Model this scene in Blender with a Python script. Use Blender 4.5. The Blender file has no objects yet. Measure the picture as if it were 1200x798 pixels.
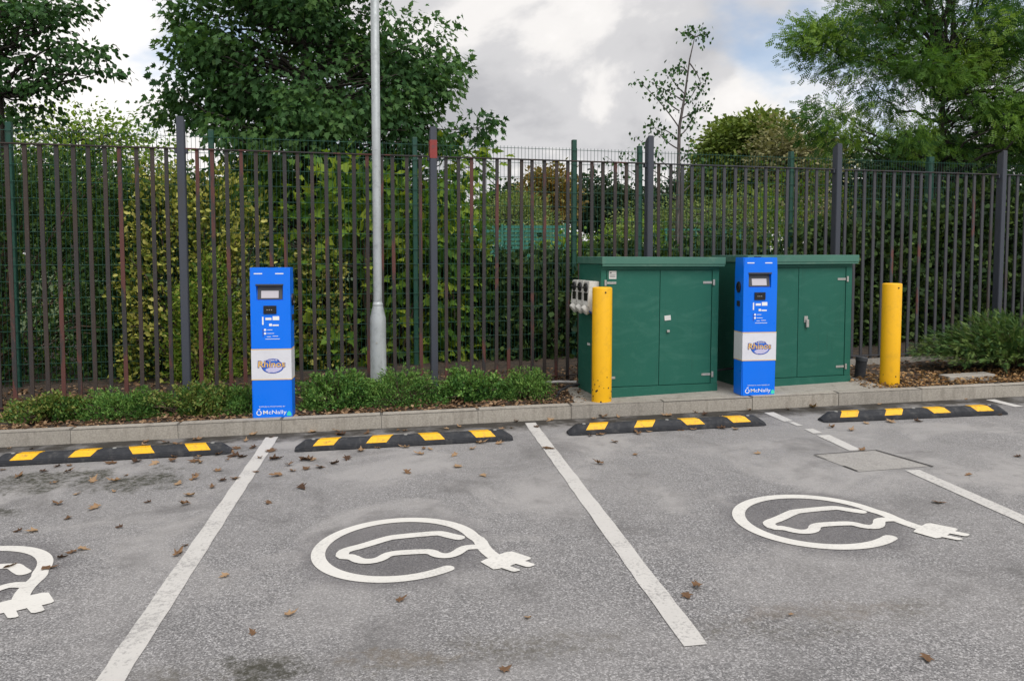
import bpy, bmesh, math, random
import numpy as np
from mathutils import Matrix, Vector

# ------------------------------------------------------------------ camera, sky, sun, exposure
scene = bpy.context.scene
COL = scene.collection
R = math.radians
cam_data = bpy.data.cameras.new('camera')
cam = bpy.data.objects.new('camera', cam_data)
COL.objects.link(cam)
scene.camera = cam
cam.location = (0, 0, 1.60)
cam.rotation_euler = (R(90 - 3.307), 0, 0)
cam_data.sensor_width = 36.0
cam_data.lens = 27.0
cam_data.shift_y = -0.0408
cam_data.clip_end = 3000

SUN_EL, SUN_AZ = 52.0, 152.0          # degrees; azimuth measured clockwise from +Y (camera forward)
world = bpy.data.worlds.new('World')
scene.world = world
world.use_nodes = True
wn, wl = world.node_tree.nodes, world.node_tree.links
wn.clear()
w_out = wn.new('ShaderNodeOutputWorld')
w_bg = wn.new('ShaderNodeBackground')
w_bg.inputs['Strength'].default_value = 0.10
w_sky = wn.new('ShaderNodeTexSky')
w_sky.sky_type = 'NISHITA'
w_sky.sun_disc = False
w_sky.sun_elevation = R(SUN_EL)
w_sky.sun_rotation = R(SUN_AZ)
w_sky.dust_density = 2.5
w_tc = wn.new('ShaderNodeTexCoord')
w_sep = wn.new('ShaderNodeSeparateXYZ')
wl.new(w_tc.outputs['Generated'], w_sep.inputs[0])


def wmath(op, a, b=None):
    n = wn.new('ShaderNodeMath')
    n.operation = op
    for i, v in enumerate((a, b)):
        if v is None:
            continue
        if isinstance(v, (int, float)):
            n.inputs[i].default_value = v
        else:
            wl.new(v, n.inputs[i])
    return n.outputs[0]


w_h = wmath('ADD', wmath('MAXIMUM', w_sep.outputs[2], 0.0), 0.50)
w_cmb = wn.new('ShaderNodeCombineXYZ')
wl.new(wmath('DIVIDE', w_sep.outputs[0], w_h), w_cmb.inputs[0])
wl.new(wmath('DIVIDE', w_sep.outputs[1], w_h), w_cmb.inputs[1])
w_map = wn.new('ShaderNodeMapping')
w_map.inputs['Location'].default_value = (-10.87, 6.56, 0.0)
wl.new(w_cmb.outputs[0], w_map.inputs['Vector'])


def wnoise(scale, detail, rough, dist=0.0):
    n = wn.new('ShaderNodeTexNoise')
    n.inputs['Scale'].default_value = scale
    n.inputs['Detail'].default_value = detail
    n.inputs['Roughness'].default_value = rough
    n.inputs['Distortion'].default_value = dist
    wl.new(w_map.outputs[0], n.inputs['Vector'])
    return n.outputs['Fac']


def wramp(fac, stops):
    r = wn.new('ShaderNodeValToRGB')
    e = r.color_ramp.elements
    while len(e) < len(stops):
        e.new(0.5)
    for i, (p, c) in enumerate(stops):
        e[i].position = p
        e[i].color = (*c, 1)
    r.color_ramp.interpolation = 'EASE'
    wl.new(fac, r.inputs[0])
    return r.outputs[0]


# cloud light and shade: pale tops and soft grey bases
cloud_col = wramp(wnoise(2.3, 7, 0.54, 0.25), [(0.30, (0.40, 0.40, 0.42)), (0.44, (0.56, 0.555, 0.565)), (0.51, (0.76, 0.74, 0.725)), (0.62, (0.90, 0.872, 0.852))])
cloud_amp = wn.new('ShaderNodeVectorMath')
cloud_amp.operation = 'SCALE'
cloud_amp.inputs['Scale'].default_value = 6.9
wl.new(cloud_col, cloud_amp.inputs[0])
cover = wramp(wnoise(1.9, 6, 0.55, 0.1), [(0.33, (0.25, 0.25, 0.25)), (0.46, (1, 1, 1))])
w_mix = wn.new('ShaderNodeMix')
w_mix.data_type = 'RGBA'
haze = wramp(w_sep.outputs[2], [(0.02, (1, 1, 1)), (0.14, (0, 0, 0))])     # pale band where the cloud deck meets the horizon
w_max = wn.new('ShaderNodeMix')
w_max.data_type = 'RGBA'
w_max.blend_type = 'LIGHTEN'
w_max.inputs['Factor'].default_value = 1.0
wl.new(cover, w_max.inputs['A'])
wl.new(haze, w_max.inputs['B'])
wl.new(w_max.outputs['Result'], w_mix.inputs['Factor'])
wl.new(w_sky.outputs[0], w_mix.inputs['A'])
wl.new(cloud_amp.outputs[0], w_mix.inputs['B'])
wl.new(w_mix.outputs['Result'], w_bg.inputs['Color'])
wl.new(w_bg.outputs[0], w_out.inputs[0])

sun_data = bpy.data.lights.new('sun', 'SUN')
sun = bpy.data.objects.new('sun', sun_data)
COL.objects.link(sun)
sun_data.energy = 1.5
sun_data.angle = R(35)
sun_data.color = (1.0, 0.965, 0.93)
sun_dir = Vector((math.sin(R(SUN_AZ)) * math.cos(R(SUN_EL)), math.cos(R(SUN_AZ)) * math.cos(R(SUN_EL)), math.sin(R(SUN_EL))))
sun.rotation_euler = sun_dir.to_track_quat('Z', 'Y').to_euler()
sun.location = (6, -8, 12)

vs = scene.view_settings
vs.view_transform = 'Standard'
vs.look = 'None'
vs.gamma = 1.0
vs.use_curve_mapping = False
vs.exposure = 0.85
scene.cycles.max_bounces = 6
scene.cycles.diffuse_bounces = 3
scene.cycles.glossy_bounces = 2
scene.cycles.transmission_bounces = 3
scene.cycles.use_denoising = True

rng = np.random.default_rng(11)
random.seed(5)

# ------------------------------------------------------------------ the lie of the land
GRADE = 0.0194                                  # the site climbs gently to the right
KA = R(8.04)                                    # heading of the kerb
KE = np.array([math.cos(KA), math.sin(KA)])     # along the kerb
KN = np.array([-math.sin(KA), math.cos(KA)])    # away from the car park
K0 = np.array([0.0, 7.272])                     # a point on the kerb's front edge
FA = R(14.41)                                   # heading of the railings and cabinets
FE = np.array([math.cos(FA), math.sin(FA)])
FN = np.array([-math.sin(FA), math.cos(FA)])
UP = 0.13                                       # kerb upstand


def gz(x):
    return GRADE * max(-16.0, min(16.0, x))


# ------------------------------------------------------------------ materials
def new_mat(name):
    m = bpy.data.materials.new(name)
    m.use_nodes = True
    nt = m.node_tree
    b = nt.nodes['Principled BSDF']
    return m, nt, b


class NT:
    def __init__(self, nt):
        self.nt = nt

    def n(self, t, **kw):
        x = self.nt.nodes.new(t)
        for k, v in kw.items():
            setattr(x, k, v)
        return x

    def put(self, sock, v):
        if isinstance(v, bpy.types.NodeSocket):
            self.nt.links.new(v, sock)
        elif v is not None:
            if hasattr(sock.default_value, '__len__') and len(sock.default_value) == 4 and len(v) == 3:
                v = (*v, 1)
            sock.default_value = v

    def math(self, op, a, b=None, c=None, clamp=False):
        x = self.n('ShaderNodeMath', operation=op)
        x.use_clamp = clamp
        for i, v in enumerate((a, b, c)):
            if v is not None:
                self.put(x.inputs[i], v)
        return x.outputs[0]

    def coord(self, kind='Object', rnd=True):
        if kind == 'World':
            return self.n('ShaderNodeNewGeometry').outputs['Position']
        tc = self.n('ShaderNodeTexCoord').outputs['Object']
        if not rnd:
            return tc
        oi = self.n('ShaderNodeObjectInfo').outputs['Random']
        v = self.n('ShaderNodeVectorMath', operation='ADD')
        self.put(v.inputs[0], tc)
        self.put(v.inputs[1], self.math('MULTIPLY', oi, 37.0))
        return v.outputs[0]

    def noise(self, co, scale, detail=4, rough=0.55, dist=0.0):
        x = self.n('ShaderNodeTexNoise')
        self.put(x.inputs['Vector'], co)
        x.inputs['Scale'].default_value = scale
        x.inputs['Detail'].default_value = detail
        x.inputs['Roughness'].default_value = rough
        x.inputs['Distortion'].default_value = dist
        return x.outputs['Fac']

    def voro(self, co, scale, feature='F1', out='Distance'):
        x = self.n('ShaderNodeTexVoronoi', feature=feature)
        self.put(x.inputs['Vector'], co)
        x.inputs['Scale'].default_value = scale
        return x.outputs[out]

    def rmp(self, f, lo, hi, a=0.0, b=1.0):
        x = self.n('ShaderNodeMapRange', clamp=True)
        x.interpolation_type = 'SMOOTHSTEP'
        self.put(x.inputs[0], f)
        for i, v in enumerate((lo, hi, a, b)):
            x.inputs[1 + i].default_value = v
        return x.outputs[0]

    def mix(self, f, a, b, blend='MIX'):
        x = self.n('ShaderNodeMix', data_type='RGBA', blend_type=blend)
        self.put(x.inputs['Factor'], f)
        self.put(x.inputs['A'], a)
        self.put(x.inputs['B'], b)
        return x.outputs['Result']

    def ramp(self, f, stops):
        r = self.n('ShaderNodeValToRGB')
        e = r.color_ramp.elements
        while len(e) < len(stops):
            e.new(0.5)
        for i, (p, c) in enumerate(stops):
            e[i].position = p
            e[i].color = (*c, 1)
        self.put(r.inputs[0], f)
        return r.outputs[0]

    def bump(self, h, strength, dist):
        b = self.n('ShaderNodeBump')
        b.inputs['Strength'].default_value = strength
        b.inputs['Distance'].default_value = dist
        self.put(b.inputs['Height'], h)
        return b.outputs[0]


def paint_mat(name, col, dirt=(0.08, 0.07, 0.055), amount=0.35, rough=0.45, scale=6.0, vary=0.12, metallic=0.0, bump=0.0, spec=0.4):
    """A painted or plain surface with blotchy tone and grime."""
    m, nt, b = new_mat(name)
    k = NT(nt)
    co = k.coord()
    lo = tuple(c * (1 - vary) for c in col)
    hi = tuple(min(1, c * (1 + vary)) for c in col)
    base = k.mix(k.noise(co, scale * 0.5, 4), lo, hi)
    g = k.math('MULTIPLY', k.rmp(k.noise(co, scale * 2.3, 7, 0.65), 0.48, 0.72), amount)
    k.put(b.inputs['Base Color'], k.mix(g, base, dirt))
    k.put(b.inputs['Roughness'], k.rmp(k.noise(co, scale * 3, 5), 0.2, 0.8, rough - 0.1, rough + 0.15))
    b.inputs['Metallic'].default_value = metallic
    b.inputs['Specular IOR Level'].default_value = spec
    if bump:
        k.put(b.inputs['Normal'], k.bump(k.noise(co, scale * 8, 5), bump, 0.002))
    return m


def leaf_mat(name, stops, trans=0.35, rough=0.5, spec=0.18):
    """Foliage: colour from the per-leaf random value, part of the light passes through."""
    m, nt, b = new_mat(name)
    k = NT(nt)
    at = k.n('ShaderNodeAttribute', attribute_name='tint')
    n = len(stops)
    col = k.ramp(at.outputs['Fac'], [((i + 0.5) / n, c) for i, c in enumerate(stops)])
    k.put(b.inputs['Base Color'], col)
    b.inputs['Roughness'].default_value = rough
    b.inputs['Specular IOR Level'].default_value = spec
    tr = k.n('ShaderNodeBsdfTranslucent')
    warm = k.mix(1.0, col, (1.15, 1.15, 0.6, 1), 'MULTIPLY')
    k.put(tr.inputs['Color'], warm)
    mx = k.n('ShaderNodeMixShader')
    mx.inputs[0].default_value = trans
    nt.links.new(b.outputs[0], mx.inputs[1])
    nt.links.new(tr.outputs[0], mx.inputs[2])
    nt.links.new(mx.outputs[0], nt.nodes['Material Output'].inputs[0])
    return m


def bark_mat(name, col, col2, scale=14):
    m, nt, b = new_mat(name)
    k = NT(nt)
    co = k.coord(rnd=False)
    mp = k.n('ShaderNodeMapping')
    mp.inputs['Scale'].default_value = (1, 1, 0.25)
    k.put(mp.inputs['Vector'], co)
    f = k.noise(mp.outputs[0], scale, 6, 0.65)
    k.put(b.inputs['Base Color'], k.mix(k.rmp(f, 0.35, 0.65), col, col2))
    b.inputs['Roughness'].default_value = 0.9
    k.put(b.inputs['Normal'], k.bump(f, 0.6, 0.02))
    return m


MAT = {}


def asphalt_mat():
    m, nt, b = new_mat('asphalt')
    k = NT(nt)
    co = k.coord('World')
    sp = k.n('ShaderNodeSeparateXYZ')
    k.put(sp.inputs[0], co)
    # stone chips: each cell its own tone, dark bitumen between
    cell = k.n('ShaderNodeTexVoronoi')
    k.put(cell.inputs['Vector'], co)
    cell.inputs['Scale'].default_value = 150
    chip = k.n('ShaderNodeSeparateColor')
    k.put(chip.inputs[0], cell.outputs['Color'])
    chips = k.ramp(chip.outputs[0], [(0.0, (0.105, 0.103, 0.105)), (0.40, (0.195, 0.191, 0.192)), (0.75, (0.28, 0.275, 0.276)), (1.0, (0.47, 0.46, 0.46))])
    pits = k.rmp(k.noise(co, 110, 3, 0.7), 0.34, 0.48)
    chips = k.mix(pits, (0.075, 0.073, 0.074), chips)
    # dusty film that fills the texture towards the kerb and in broad patches
    big = k.noise(co, 0.55, 5, 0.6, 0.4)
    mid = k.noise(co, 2.6, 6, 0.62)
    near_kerb = k.rmp(sp.outputs[1], 3.6, 6.3)
    film = k.math('MULTIPLY_ADD', near_kerb, 0.42, k.math('MULTIPLY', k.rmp(big, 0.36, 0.66), 0.42), clamp=True)
    film = k.math('MULTIPLY', film, k.rmp(k.noise(co, 34, 4, 0.7), 0.25, 0.6, 0.55, 1.0))
    dust = k.mix(mid, (0.232, 0.225, 0.222), (0.335, 0.325, 0.319))
    col = k.mix(film, chips, dust)
    pale = k.math('MULTIPLY', k.rmp(k.noise(co, 0.9, 6, 0.62, 0.8), 0.46, 0.62), 0.75)
    col = k.mix(k.math('MULTIPLY', pale, k.rmp(sp.outputs[1], 3.2, 5.0, 0.35, 1.0)), col, (0.35, 0.338, 0.33))
    worn = k.math('MULTIPLY', k.rmp(k.noise(co, 1.3, 7, 0.68, 0.5), 0.50, 0.68), 0.52)
    col = k.mix(worn, col, (0.115, 0.110, 0.108))
    col = k.mix(k.math('MULTIPLY', k.rmp(mid, 0.52, 0.75), 0.30), col, (0.10, 0.098, 0.098))
    # seam of the resurfaced strip, with moss and bare patches along it
    seam_y = k.math('MULTIPLY_ADD', sp.outputs[0], 0.145, 3.02)
    wob = k.math('MULTIPLY_ADD', k.noise(co, 1.7, 5, 0.6), 0.5, -0.25)
    d = k.math('ABSOLUTE', k.math('SUBTRACT', k.math('ADD', sp.outputs[1], wob), seam_y))
    seam = k.math('MULTIPLY', k.rmp(d, 0.02, 0.17, 1.0, 0.0), k.rmp(k.noise(co, 2.1, 5, 0.6), 0.40, 0.60))
    seam = k.math('MULTIPLY', seam, k.rmp(k.noise(co, 30, 6, 0.75), 0.42, 0.58, 1.0, 0.1))
    col = k.mix(k.math('MULTIPLY', seam, 0.60), col, (0.095, 0.086, 0.066))

    # damp mossy stains where water stands
    def stain(cx, cy, rx, ry, amt, tint, scale=2.4):
        nonlocal col
        dx = k.math('MULTIPLY', k.math('SUBTRACT', sp.outputs[0], cx), 1 / rx)
        dy = k.math('MULTIPLY', k.math('SUBTRACT', sp.outputs[1], cy), 1 / ry)
        r = k.math('ADD', k.math('MULTIPLY', dx, dx), k.math('MULTIPLY', dy, dy))
        r = k.math('ADD', r, k.math('MULTIPLY_ADD', k.noise(co, scale, 8, 0.72, 0.6), 5.0, -2.3))
        brk = k.rmp(k.noise(co, 26, 6, 0.75), 0.42, 0.60, 1.0, 0.3)
        col = k.mix(k.math('MULTIPLY', k.rmp(r, 0.2, 0.9, amt, 0.0), brk), col, tint)
    stain(-3.25, 5.55, 1.0, 0.45, 1.0, (0.058, 0.058, 0.045), 1.8)
    stain(-3.75, 5.0, 0.8, 0.28, 0.95, (0.066, 0.065, 0.055), 1.8)
    stain(-2.25, 6.35, 0.42, 0.30, 0.45, (0.085, 0.080, 0.070))
    stain(-0.98, 2.93, 0.32, 0.13, 0.92, (0.045, 0.044, 0.032), 5)
    stain(-0.45, 2.98, 0.30, 0.10, 0.55, (0.130, 0.105, 0.075), 7)
    stain(1.35, 3.32, 0.55, 0.12, 0.45, (0.15, 0.125, 0.10), 6)
    stain(3.0, 6.6, 1.2, 0.5, 0.35, (0.24, 0.235, 0.23), 3)
    # dark blacking sprayed under the stencilled marks before the white went down
    for cx, cy in ((-0.629, 4.152), (1.785, 4.456), (-2.87, 3.81)):
        dx = k.math('SUBTRACT', sp.outputs[0], cx)
        dy = k.math('SUBTRACT', sp.outputs[1], cy)
        r = k.math('SQRT', k.math('ADD', k.math('MULTIPLY', dx, dx), k.math('MULTIPLY', dy, dy)))
        r = k.math('ADD', r, k.math('MULTIPLY_ADD', k.noise(co, 5, 6, 0.7), 0.26, -0.13))
        col = k.mix(k.rmp(r, 0.40, 0.62, 0.62, 0.0), col, k.mix(pits, (0.045, 0.043, 0.046), (0.105, 0.100, 0.105)))
    # grime and moss gathered in the channel at the foot of the kerb
    ch = k.math('SUBTRACT', sp.outputs[1], k.math('MULTIPLY_ADD', sp.outputs[0], 0.14125, 7.272))
    ch = k.math('ADD', ch, k.math('MULTIPLY_ADD', k.noise(co, 5, 6, 0.7), 0.55, -0.275))
    moss = k.math('MULTIPLY', k.rmp(ch, -0.42, -0.16, 0.0, 0.95), k.rmp(k.noise(co, 3.1, 5, 0.6), 0.30, 0.52, 0.45, 1.0))
    col = k.mix(moss, col, (0.034, 0.030, 0.024))
    # hairline cracks
    cr = k.n('ShaderNodeTexVoronoi', feature='DISTANCE_TO_EDGE')
    cw = k.n('ShaderNodeVectorMath', operation='ADD')
    k.put(cw.inputs[0], co)
    cwn = k.n('ShaderNodeTexNoise')
    k.put(cwn.inputs['Vector'], co)
    cwn.inputs['Scale'].default_value = 3
    k.put(cw.inputs[1], cwn.outputs['Color'])
    k.put(cr.inputs['Vector'], cw.outputs[0])
    cr.inputs['Scale'].default_value = 0.55
    crack = k.math('MULTIPLY', k.rmp(cr.outputs['Distance'], 0.0, 0.010, 1.0, 0.0), k.rmp(big, 0.50, 0.60))
    col = k.mix(k.math('MULTIPLY', crack, 0.22), col, (0.06, 0.057, 0.053))
    k.put(b.inputs['Base Color'], col)
    b.inputs['Roughness'].default_value = 0.82
    b.inputs['Specular IOR Level'].default_value = 0.25
    h = k.math('ADD', k.math('MULTIPLY', cell.outputs['Distance'], -0.8), k.math('MULTIPLY', k.noise(co, 90, 3, 0.7), 1.2))
    k.put(b.inputs['Normal'], k.bump(h, 0.6, 0.005))
    return m


def road_paint_mat(name, col, wear):
    m, nt, b = new_mat(name)
    k = NT(nt)
    co = k.coord('World')
    tone = k.mix(k.noise(co, 4, 5, 0.6), tuple(c * 0.82 for c in col), col)
    fine = k.math('ADD', k.math('MULTIPLY', k.noise(co, 55, 4, 0.7), 0.6), k.math('MULTIPLY', k.noise(co, 3.2, 5, 0.6), 0.4))
    w = k.math('MULTIPLY', k.rmp(fine, 0.50 , 0.64), wear)
    c = k.mix(w, tone, (0.27, 0.262, 0.255))
    k.put(b.inputs['Base Color'], c)
    b.inputs['Roughness'].default_value = 0.8
    k.put(b.inputs['Normal'], k.bump(k.noise(co, 60, 3, 0.7), 0.35, 0.005))
    return m


def soil_mat():
    m, nt, b = new_mat('soil')
    k = NT(nt)
    co = k.coord('World')
    f = k.noise(co, 9, 8, 0.7)
    c = k.ramp(f, [(0.3, (0.016, 0.012, 0.009)), (0.5, (0.05, 0.037, 0.027)), (0.62, (0.085, 0.058, 0.038)), (0.75, (0.15, 0.11, 0.075))])
    k.put(b.inputs['Base Color'], c)
    b.inputs['Roughness'].default_value = 0.95
    k.put(b.inputs['Normal'], k.bump(k.noise(co, 40, 6, 0.7), 0.9, 0.02))
    return m


def concrete_mat(name, c0, c1, stain, amt):
    m, nt, b = new_mat(name)
    k = NT(nt)
    co = k.coord('World')
    tone = k.mix(k.noise(co, 2.2, 6, 0.65), c0, c1)
    fine = k.mix(k.rmp(k.noise(co, 70, 3, 0.7), 0.3, 0.7), (0.78, 0.78, 0.78), (1.12, 1.12, 1.1))
    tone = k.mix(1.0, tone, fine, 'MULTIPLY')
    mp = k.n('ShaderNodeMapping')
    mp.inputs['Scale'].default_value = (1, 1, 0.22)
    k.put(mp.inputs['Vector'], co)
    s = k.rmp(k.noise(mp.outputs[0], 13, 6, 0.7), 0.46, 0.72)
    tone = k.mix(k.math('MULTIPLY', s, amt), tone, stain)
    oi = k.n('ShaderNodeObjectInfo').outputs['Random']
    tone = k.mix(1.0, tone, k.mix(oi, (0.9, 0.9, 0.9), (1.08, 1.07, 1.05)), 'MULTIPLY')
    k.put(b.inputs['Base Color'], tone)
    b.inputs['Roughness'].default_value = 0.88
    k.put(b.inputs['Normal'], k.bump(k.noise(co, 90, 4, 0.7), 0.45, 0.004))
    return m


def rail_mat(name, grey, rust, red, amt):
    """Weathered railing paint: slate grey worn through to brown rust and red primer."""
    m, nt, b = new_mat(name)
    k = NT(nt)
    co = k.coord('World')
    oi = k.n('ShaderNodeObjectInfo').outputs['Random']
    mp = k.n('ShaderNodeMapping')
    mp.inputs['Scale'].default_value = (2.5, 2.5, 0.55)
    k.put(mp.inputs['Vector'], co)
    f = k.math('ADD', k.noise(mp.outputs[0], 2.6, 6, 0.6), k.math('MULTIPLY_ADD', oi, 0.22, -0.11))
    c = k.mix(k.rmp(f, 0.62 - 0.3 * amt, 0.74 - 0.2 * amt), grey, rust)
    f2 = k.math('ADD', k.noise(mp.outputs[0], 1.9, 5, 0.6, 0.6), k.math('MULTIPLY_ADD', oi, -0.2, 0.1))
    sp = k.n('ShaderNodeSeparateXYZ')
    k.put(sp.inputs[0], co)
    low = k.rmp(sp.outputs[2], 0.1, 0.8, 0.16 * amt, 0.0)        # primer laid bare where the feet of the bars rust
    c = k.mix(k.rmp(k.math('ADD', f2, low), 0.69 - 0.16 * amt, 0.75 - 0.13 * amt), c, red)
    c = k.mix(k.math('MULTIPLY', k.rmp(k.noise(co, 45, 4, 0.7), 0.58, 0.72), 0.25), c, (0.22, 0.20, 0.19))
    k.put(b.inputs['Base Color'], c)
    b.inputs['Roughness'].default_value = 0.68
    b.inputs['Specular IOR Level'].default_value = 0.3
    k.put(b.inputs['Normal'], k.bump(k.noise(co, 60, 4, 0.7), 0.35, 0.003))
    return m


def cab_mat():
    """Green cabinet paint with chalky wiping marks and a few streaks."""
    m, nt, b = new_mat('cabinet_green_paint')
    k = NT(nt)
    co = k.coord()
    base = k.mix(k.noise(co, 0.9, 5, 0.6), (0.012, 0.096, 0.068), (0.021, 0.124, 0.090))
    mp = k.n('ShaderNodeMapping')
    mp.inputs['Rotation'].default_value = (0.3, 0.7, 0.2)
    mp.inputs['Scale'].default_value = (1.0, 1.0, 2.6)
    k.put(mp.inputs['Vector'], co)
    chalk = k.math('MULTIPLY', k.rmp(k.noise(mp.outputs[0], 2.2, 7, 0.62, 1.6), 0.48, 0.74), 0.42)
    c = k.mix(chalk, base, (0.050, 0.165, 0.125))
    mp2 = k.n('ShaderNodeMapping')
    mp2.inputs['Scale'].default_value = (1.0, 1.0, 0.08)
    k.put(mp2.inputs['Vector'], co)
    run = k.math('MULTIPLY', k.rmp(k.noise(mp2.outputs[0], 22, 5, 0.7), 0.56, 0.74), 0.35)
    c = k.mix(run, c, (0.022, 0.065, 0.048))
    spk = k.math('MULTIPLY', k.rmp(k.noise(co, 75, 3, 0.7), 0.62, 0.72), 0.35)
    c = k.mix(spk, c, (0.16, 0.20, 0.17))
    k.put(b.inputs['Base Color'], c)
    k.put(b.inputs['Roughness'], k.rmp(k.noise(co, 6, 5), 0.2, 0.8, 0.45, 0.62))
    b.inputs['Specular IOR Level'].default_value = 0.25
    k.put(b.inputs['Normal'], k.bump(k.noise(co, 3, 4), 0.12, 0.01))
    return m


MAT['asphalt'] = asphalt_mat()
MAT['line'] = road_paint_mat('worn_white_line', (0.56, 0.545, 0.52), 0.85)
MAT['sym'] = road_paint_mat('white_road_paint', (0.69, 0.675, 0.635), 0.35)
MAT['soil'] = soil_mat()
MAT['kerb'] = concrete_mat('kerb_concrete', (0.29, 0.268, 0.238), (0.40, 0.375, 0.335), (0.15, 0.133, 0.11), 0.5)
MAT['apron'] = concrete_mat('apron_concrete', (0.28, 0.262, 0.236), (0.38, 0.358, 0.325), (0.13, 0.115, 0.092), 0.6)
MAT['patch'] = concrete_mat('patch_concrete', (0.26, 0.25, 0.243), (0.34, 0.33, 0.32), (0.18, 0.172, 0.166), 0.5)
MAT['crack'] = paint_mat('open_joint', (0.022, 0.021, 0.020), amount=0.4, rough=0.95)
MAT['rail_rusty'] = rail_mat('rusty_railing_paint', (0.036, 0.034, 0.035), (0.047, 0.035, 0.030), (0.100, 0.040, 0.034), 0.60)
MAT['rail_grey'] = rail_mat('grey_railing_paint', (0.054, 0.056, 0.064), (0.052, 0.043, 0.040), (0.12, 0.05, 0.045), 0.15)
MAT['post'] = paint_mat('slate_post_paint', (0.047, 0.054, 0.071), dirt=(0.05, 0.045, 0.042), amount=0.5, scale=3, vary=0.2, rough=0.6)
MAT['post_red'] = paint_mat('red_primer', (0.24, 0.042, 0.038), dirt=(0.07, 0.06, 0.07), amount=0.5, scale=9, rough=0.7)
MAT['mesh_green'] = paint_mat('mesh_fence_green', (0.010, 0.060, 0.042), amount=0.3, rough=0.5)
MAT['teal'] = paint_mat('pitch_fence_green', (0.03, 0.16, 0.125), amount=0.2, rough=0.6)
MAT['galv'] = paint_mat('galvanised_steel', (0.40, 0.43, 0.44), dirt=(0.24, 0.26, 0.265), amount=0.6, rough=0.55, metallic=0.35, scale=7, vary=0.15)
MAT['cab'] = cab_mat()
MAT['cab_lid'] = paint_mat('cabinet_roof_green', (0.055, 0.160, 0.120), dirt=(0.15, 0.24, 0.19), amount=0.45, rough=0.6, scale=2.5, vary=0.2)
MAT['yellow'] = paint_mat('bollard_yellow', (0.80, 0.43, 0.004), dirt=(0.50, 0.27, 0.02), amount=0.4, rough=0.45, scale=5)
MAT['stop_yellow'] = paint_mat('reflective_yellow', (0.78, 0.42, 0.010), dirt=(0.22, 0.15, 0.05), amount=0.75, rough=0.4, scale=14)
MAT['rubber'] = paint_mat('black_rubber', (0.022, 0.024, 0.029), dirt=(0.10, 0.098, 0.095), amount=0.45, rough=0.75, scale=8, vary=0.3, bump=0.3)
MAT['blue'] = paint_mat('charger_blue', (0.0, 0.165, 0.84), dirt=(0.02, 0.17, 0.72), amount=0.10, rough=0.32, scale=2.0, vary=0.05)
MAT['white'] = paint_mat('white_print', (0.80, 0.81, 0.82), dirt=(0.6, 0.6, 0.6), amount=0.15, rough=0.45)
MAT['band'] = paint_mat('charger_white_band', (0.66, 0.67, 0.72), dirt=(0.5, 0.5, 0.54), amount=0.2, rough=0.4)
MAT['gold'] = paint_mat('amber_print', (0.74, 0.46, 0.10), amount=0.1, rough=0.45)
MAT['navy'] = paint_mat('deep_blue_print', (0.03, 0.06, 0.36), amount=0.1, rough=0.45)
MAT['logo_blue'] = paint_mat('mid_blue_print', (0.03, 0.14, 0.58), amount=0.1, rough=0.45)
MAT['lilac'] = paint_mat('lilac_print', (0.52, 0.50, 0.70), amount=0.1, rough=0.45)
MAT['mint'] = paint_mat('mint_print', (0.05, 0.62, 0.45), amount=0.05, rough=0.45)
MAT['black'] = paint_mat('black_plastic', (0.012, 0.012, 0.014), amount=0.2, rough=0.3)
MAT['darkgrey'] = paint_mat('dark_grey_plastic', (0.055, 0.06, 0.07), amount=0.2, rough=0.4)
MAT['screen'] = paint_mat('pale_lcd_screen', (0.50, 0.48, 0.52), dirt=(0.42, 0.41, 0.45), amount=0.3, rough=0.18)
MAT['steel'] = paint_mat('dull_steel', (0.42, 0.42, 0.40), dirt=(0.22, 0.19, 0.16), amount=0.6, rough=0.5, metallic=0.5, scale=18)
MAT['socket_white'] = paint_mat('socket_white', (0.62, 0.61, 0.57), dirt=(0.35, 0.33, 0.30), amount=0.4, rough=0.5, scale=9)
MAT['socket_blue'] = paint_mat('socket_blue', (0.03, 0.09, 0.34), amount=0.2, rough=0.45)
MAT['sticker'] = paint_mat('white_sticker', (0.60, 0.60, 0.58), amount=0.3, rough=0.6, scale=30)
MAT['pipe'] = paint_mat('pale_conduit', (0.40, 0.39, 0.38), amount=0.4, rough=0.6)
MAT['dead_leaf'] = leaf_mat('dead_leaf', [(0.075, 0.045, 0.030), (0.15, 0.088, 0.050), (0.24, 0.145, 0.080), (0.35, 0.235, 0.14)], 0.12, 0.8, 0.15)
MAT['bark'] = bark_mat('dark_bark', (0.020, 0.017, 0.014), (0.060, 0.052, 0.042))
MAT['bark_pale'] = bark_mat('pale_bark', (0.11, 0.095, 0.085), (0.27, 0.25, 0.23), 22)
MAT['twig'] = bark_mat('brown_twig', (0.045, 0.03, 0.02), (0.12, 0.085, 0.055))
MAT['grass'] = leaf_mat('grass_blades', [(0.03, 0.07, 0.012), (0.06, 0.12, 0.02), (0.10, 0.16, 0.035)], 0.3, 0.6)


# ------------------------------------------------------------------ helpers
def link(o, parent=None):
    COL.objects.link(o)
    if parent is not None:
        o.parent = parent
    return o


def tag(o, label=None, cat=None, group=None, kind=None):
    for k, v in (('label', label), ('category', cat), ('group', group), ('kind', kind)):
        if v:
            o[k] = v
    return o


def empty(name, loc=(0, 0, 0), rz=0.0):
    o = bpy.data.objects.new(name, None)
    o.empty_display_size = 0.1
    o.location = loc
    o.rotation_euler = (0, 0, rz)
    return link(o)


def bm_obj(name, bm, mat, parent=None, smooth=False):
    bmesh.ops.recalc_face_normals(bm, faces=bm.faces[:])
    me = bpy.data.meshes.new(name)
    bm.to_mesh(me)
    bm.free()
    for f in me.polygons:
        f.use_smooth = smooth
    me.materials.append(MAT[mat] if isinstance(mat, str) else mat)
    return link(bpy.data.objects.new(name, me), parent)


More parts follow.
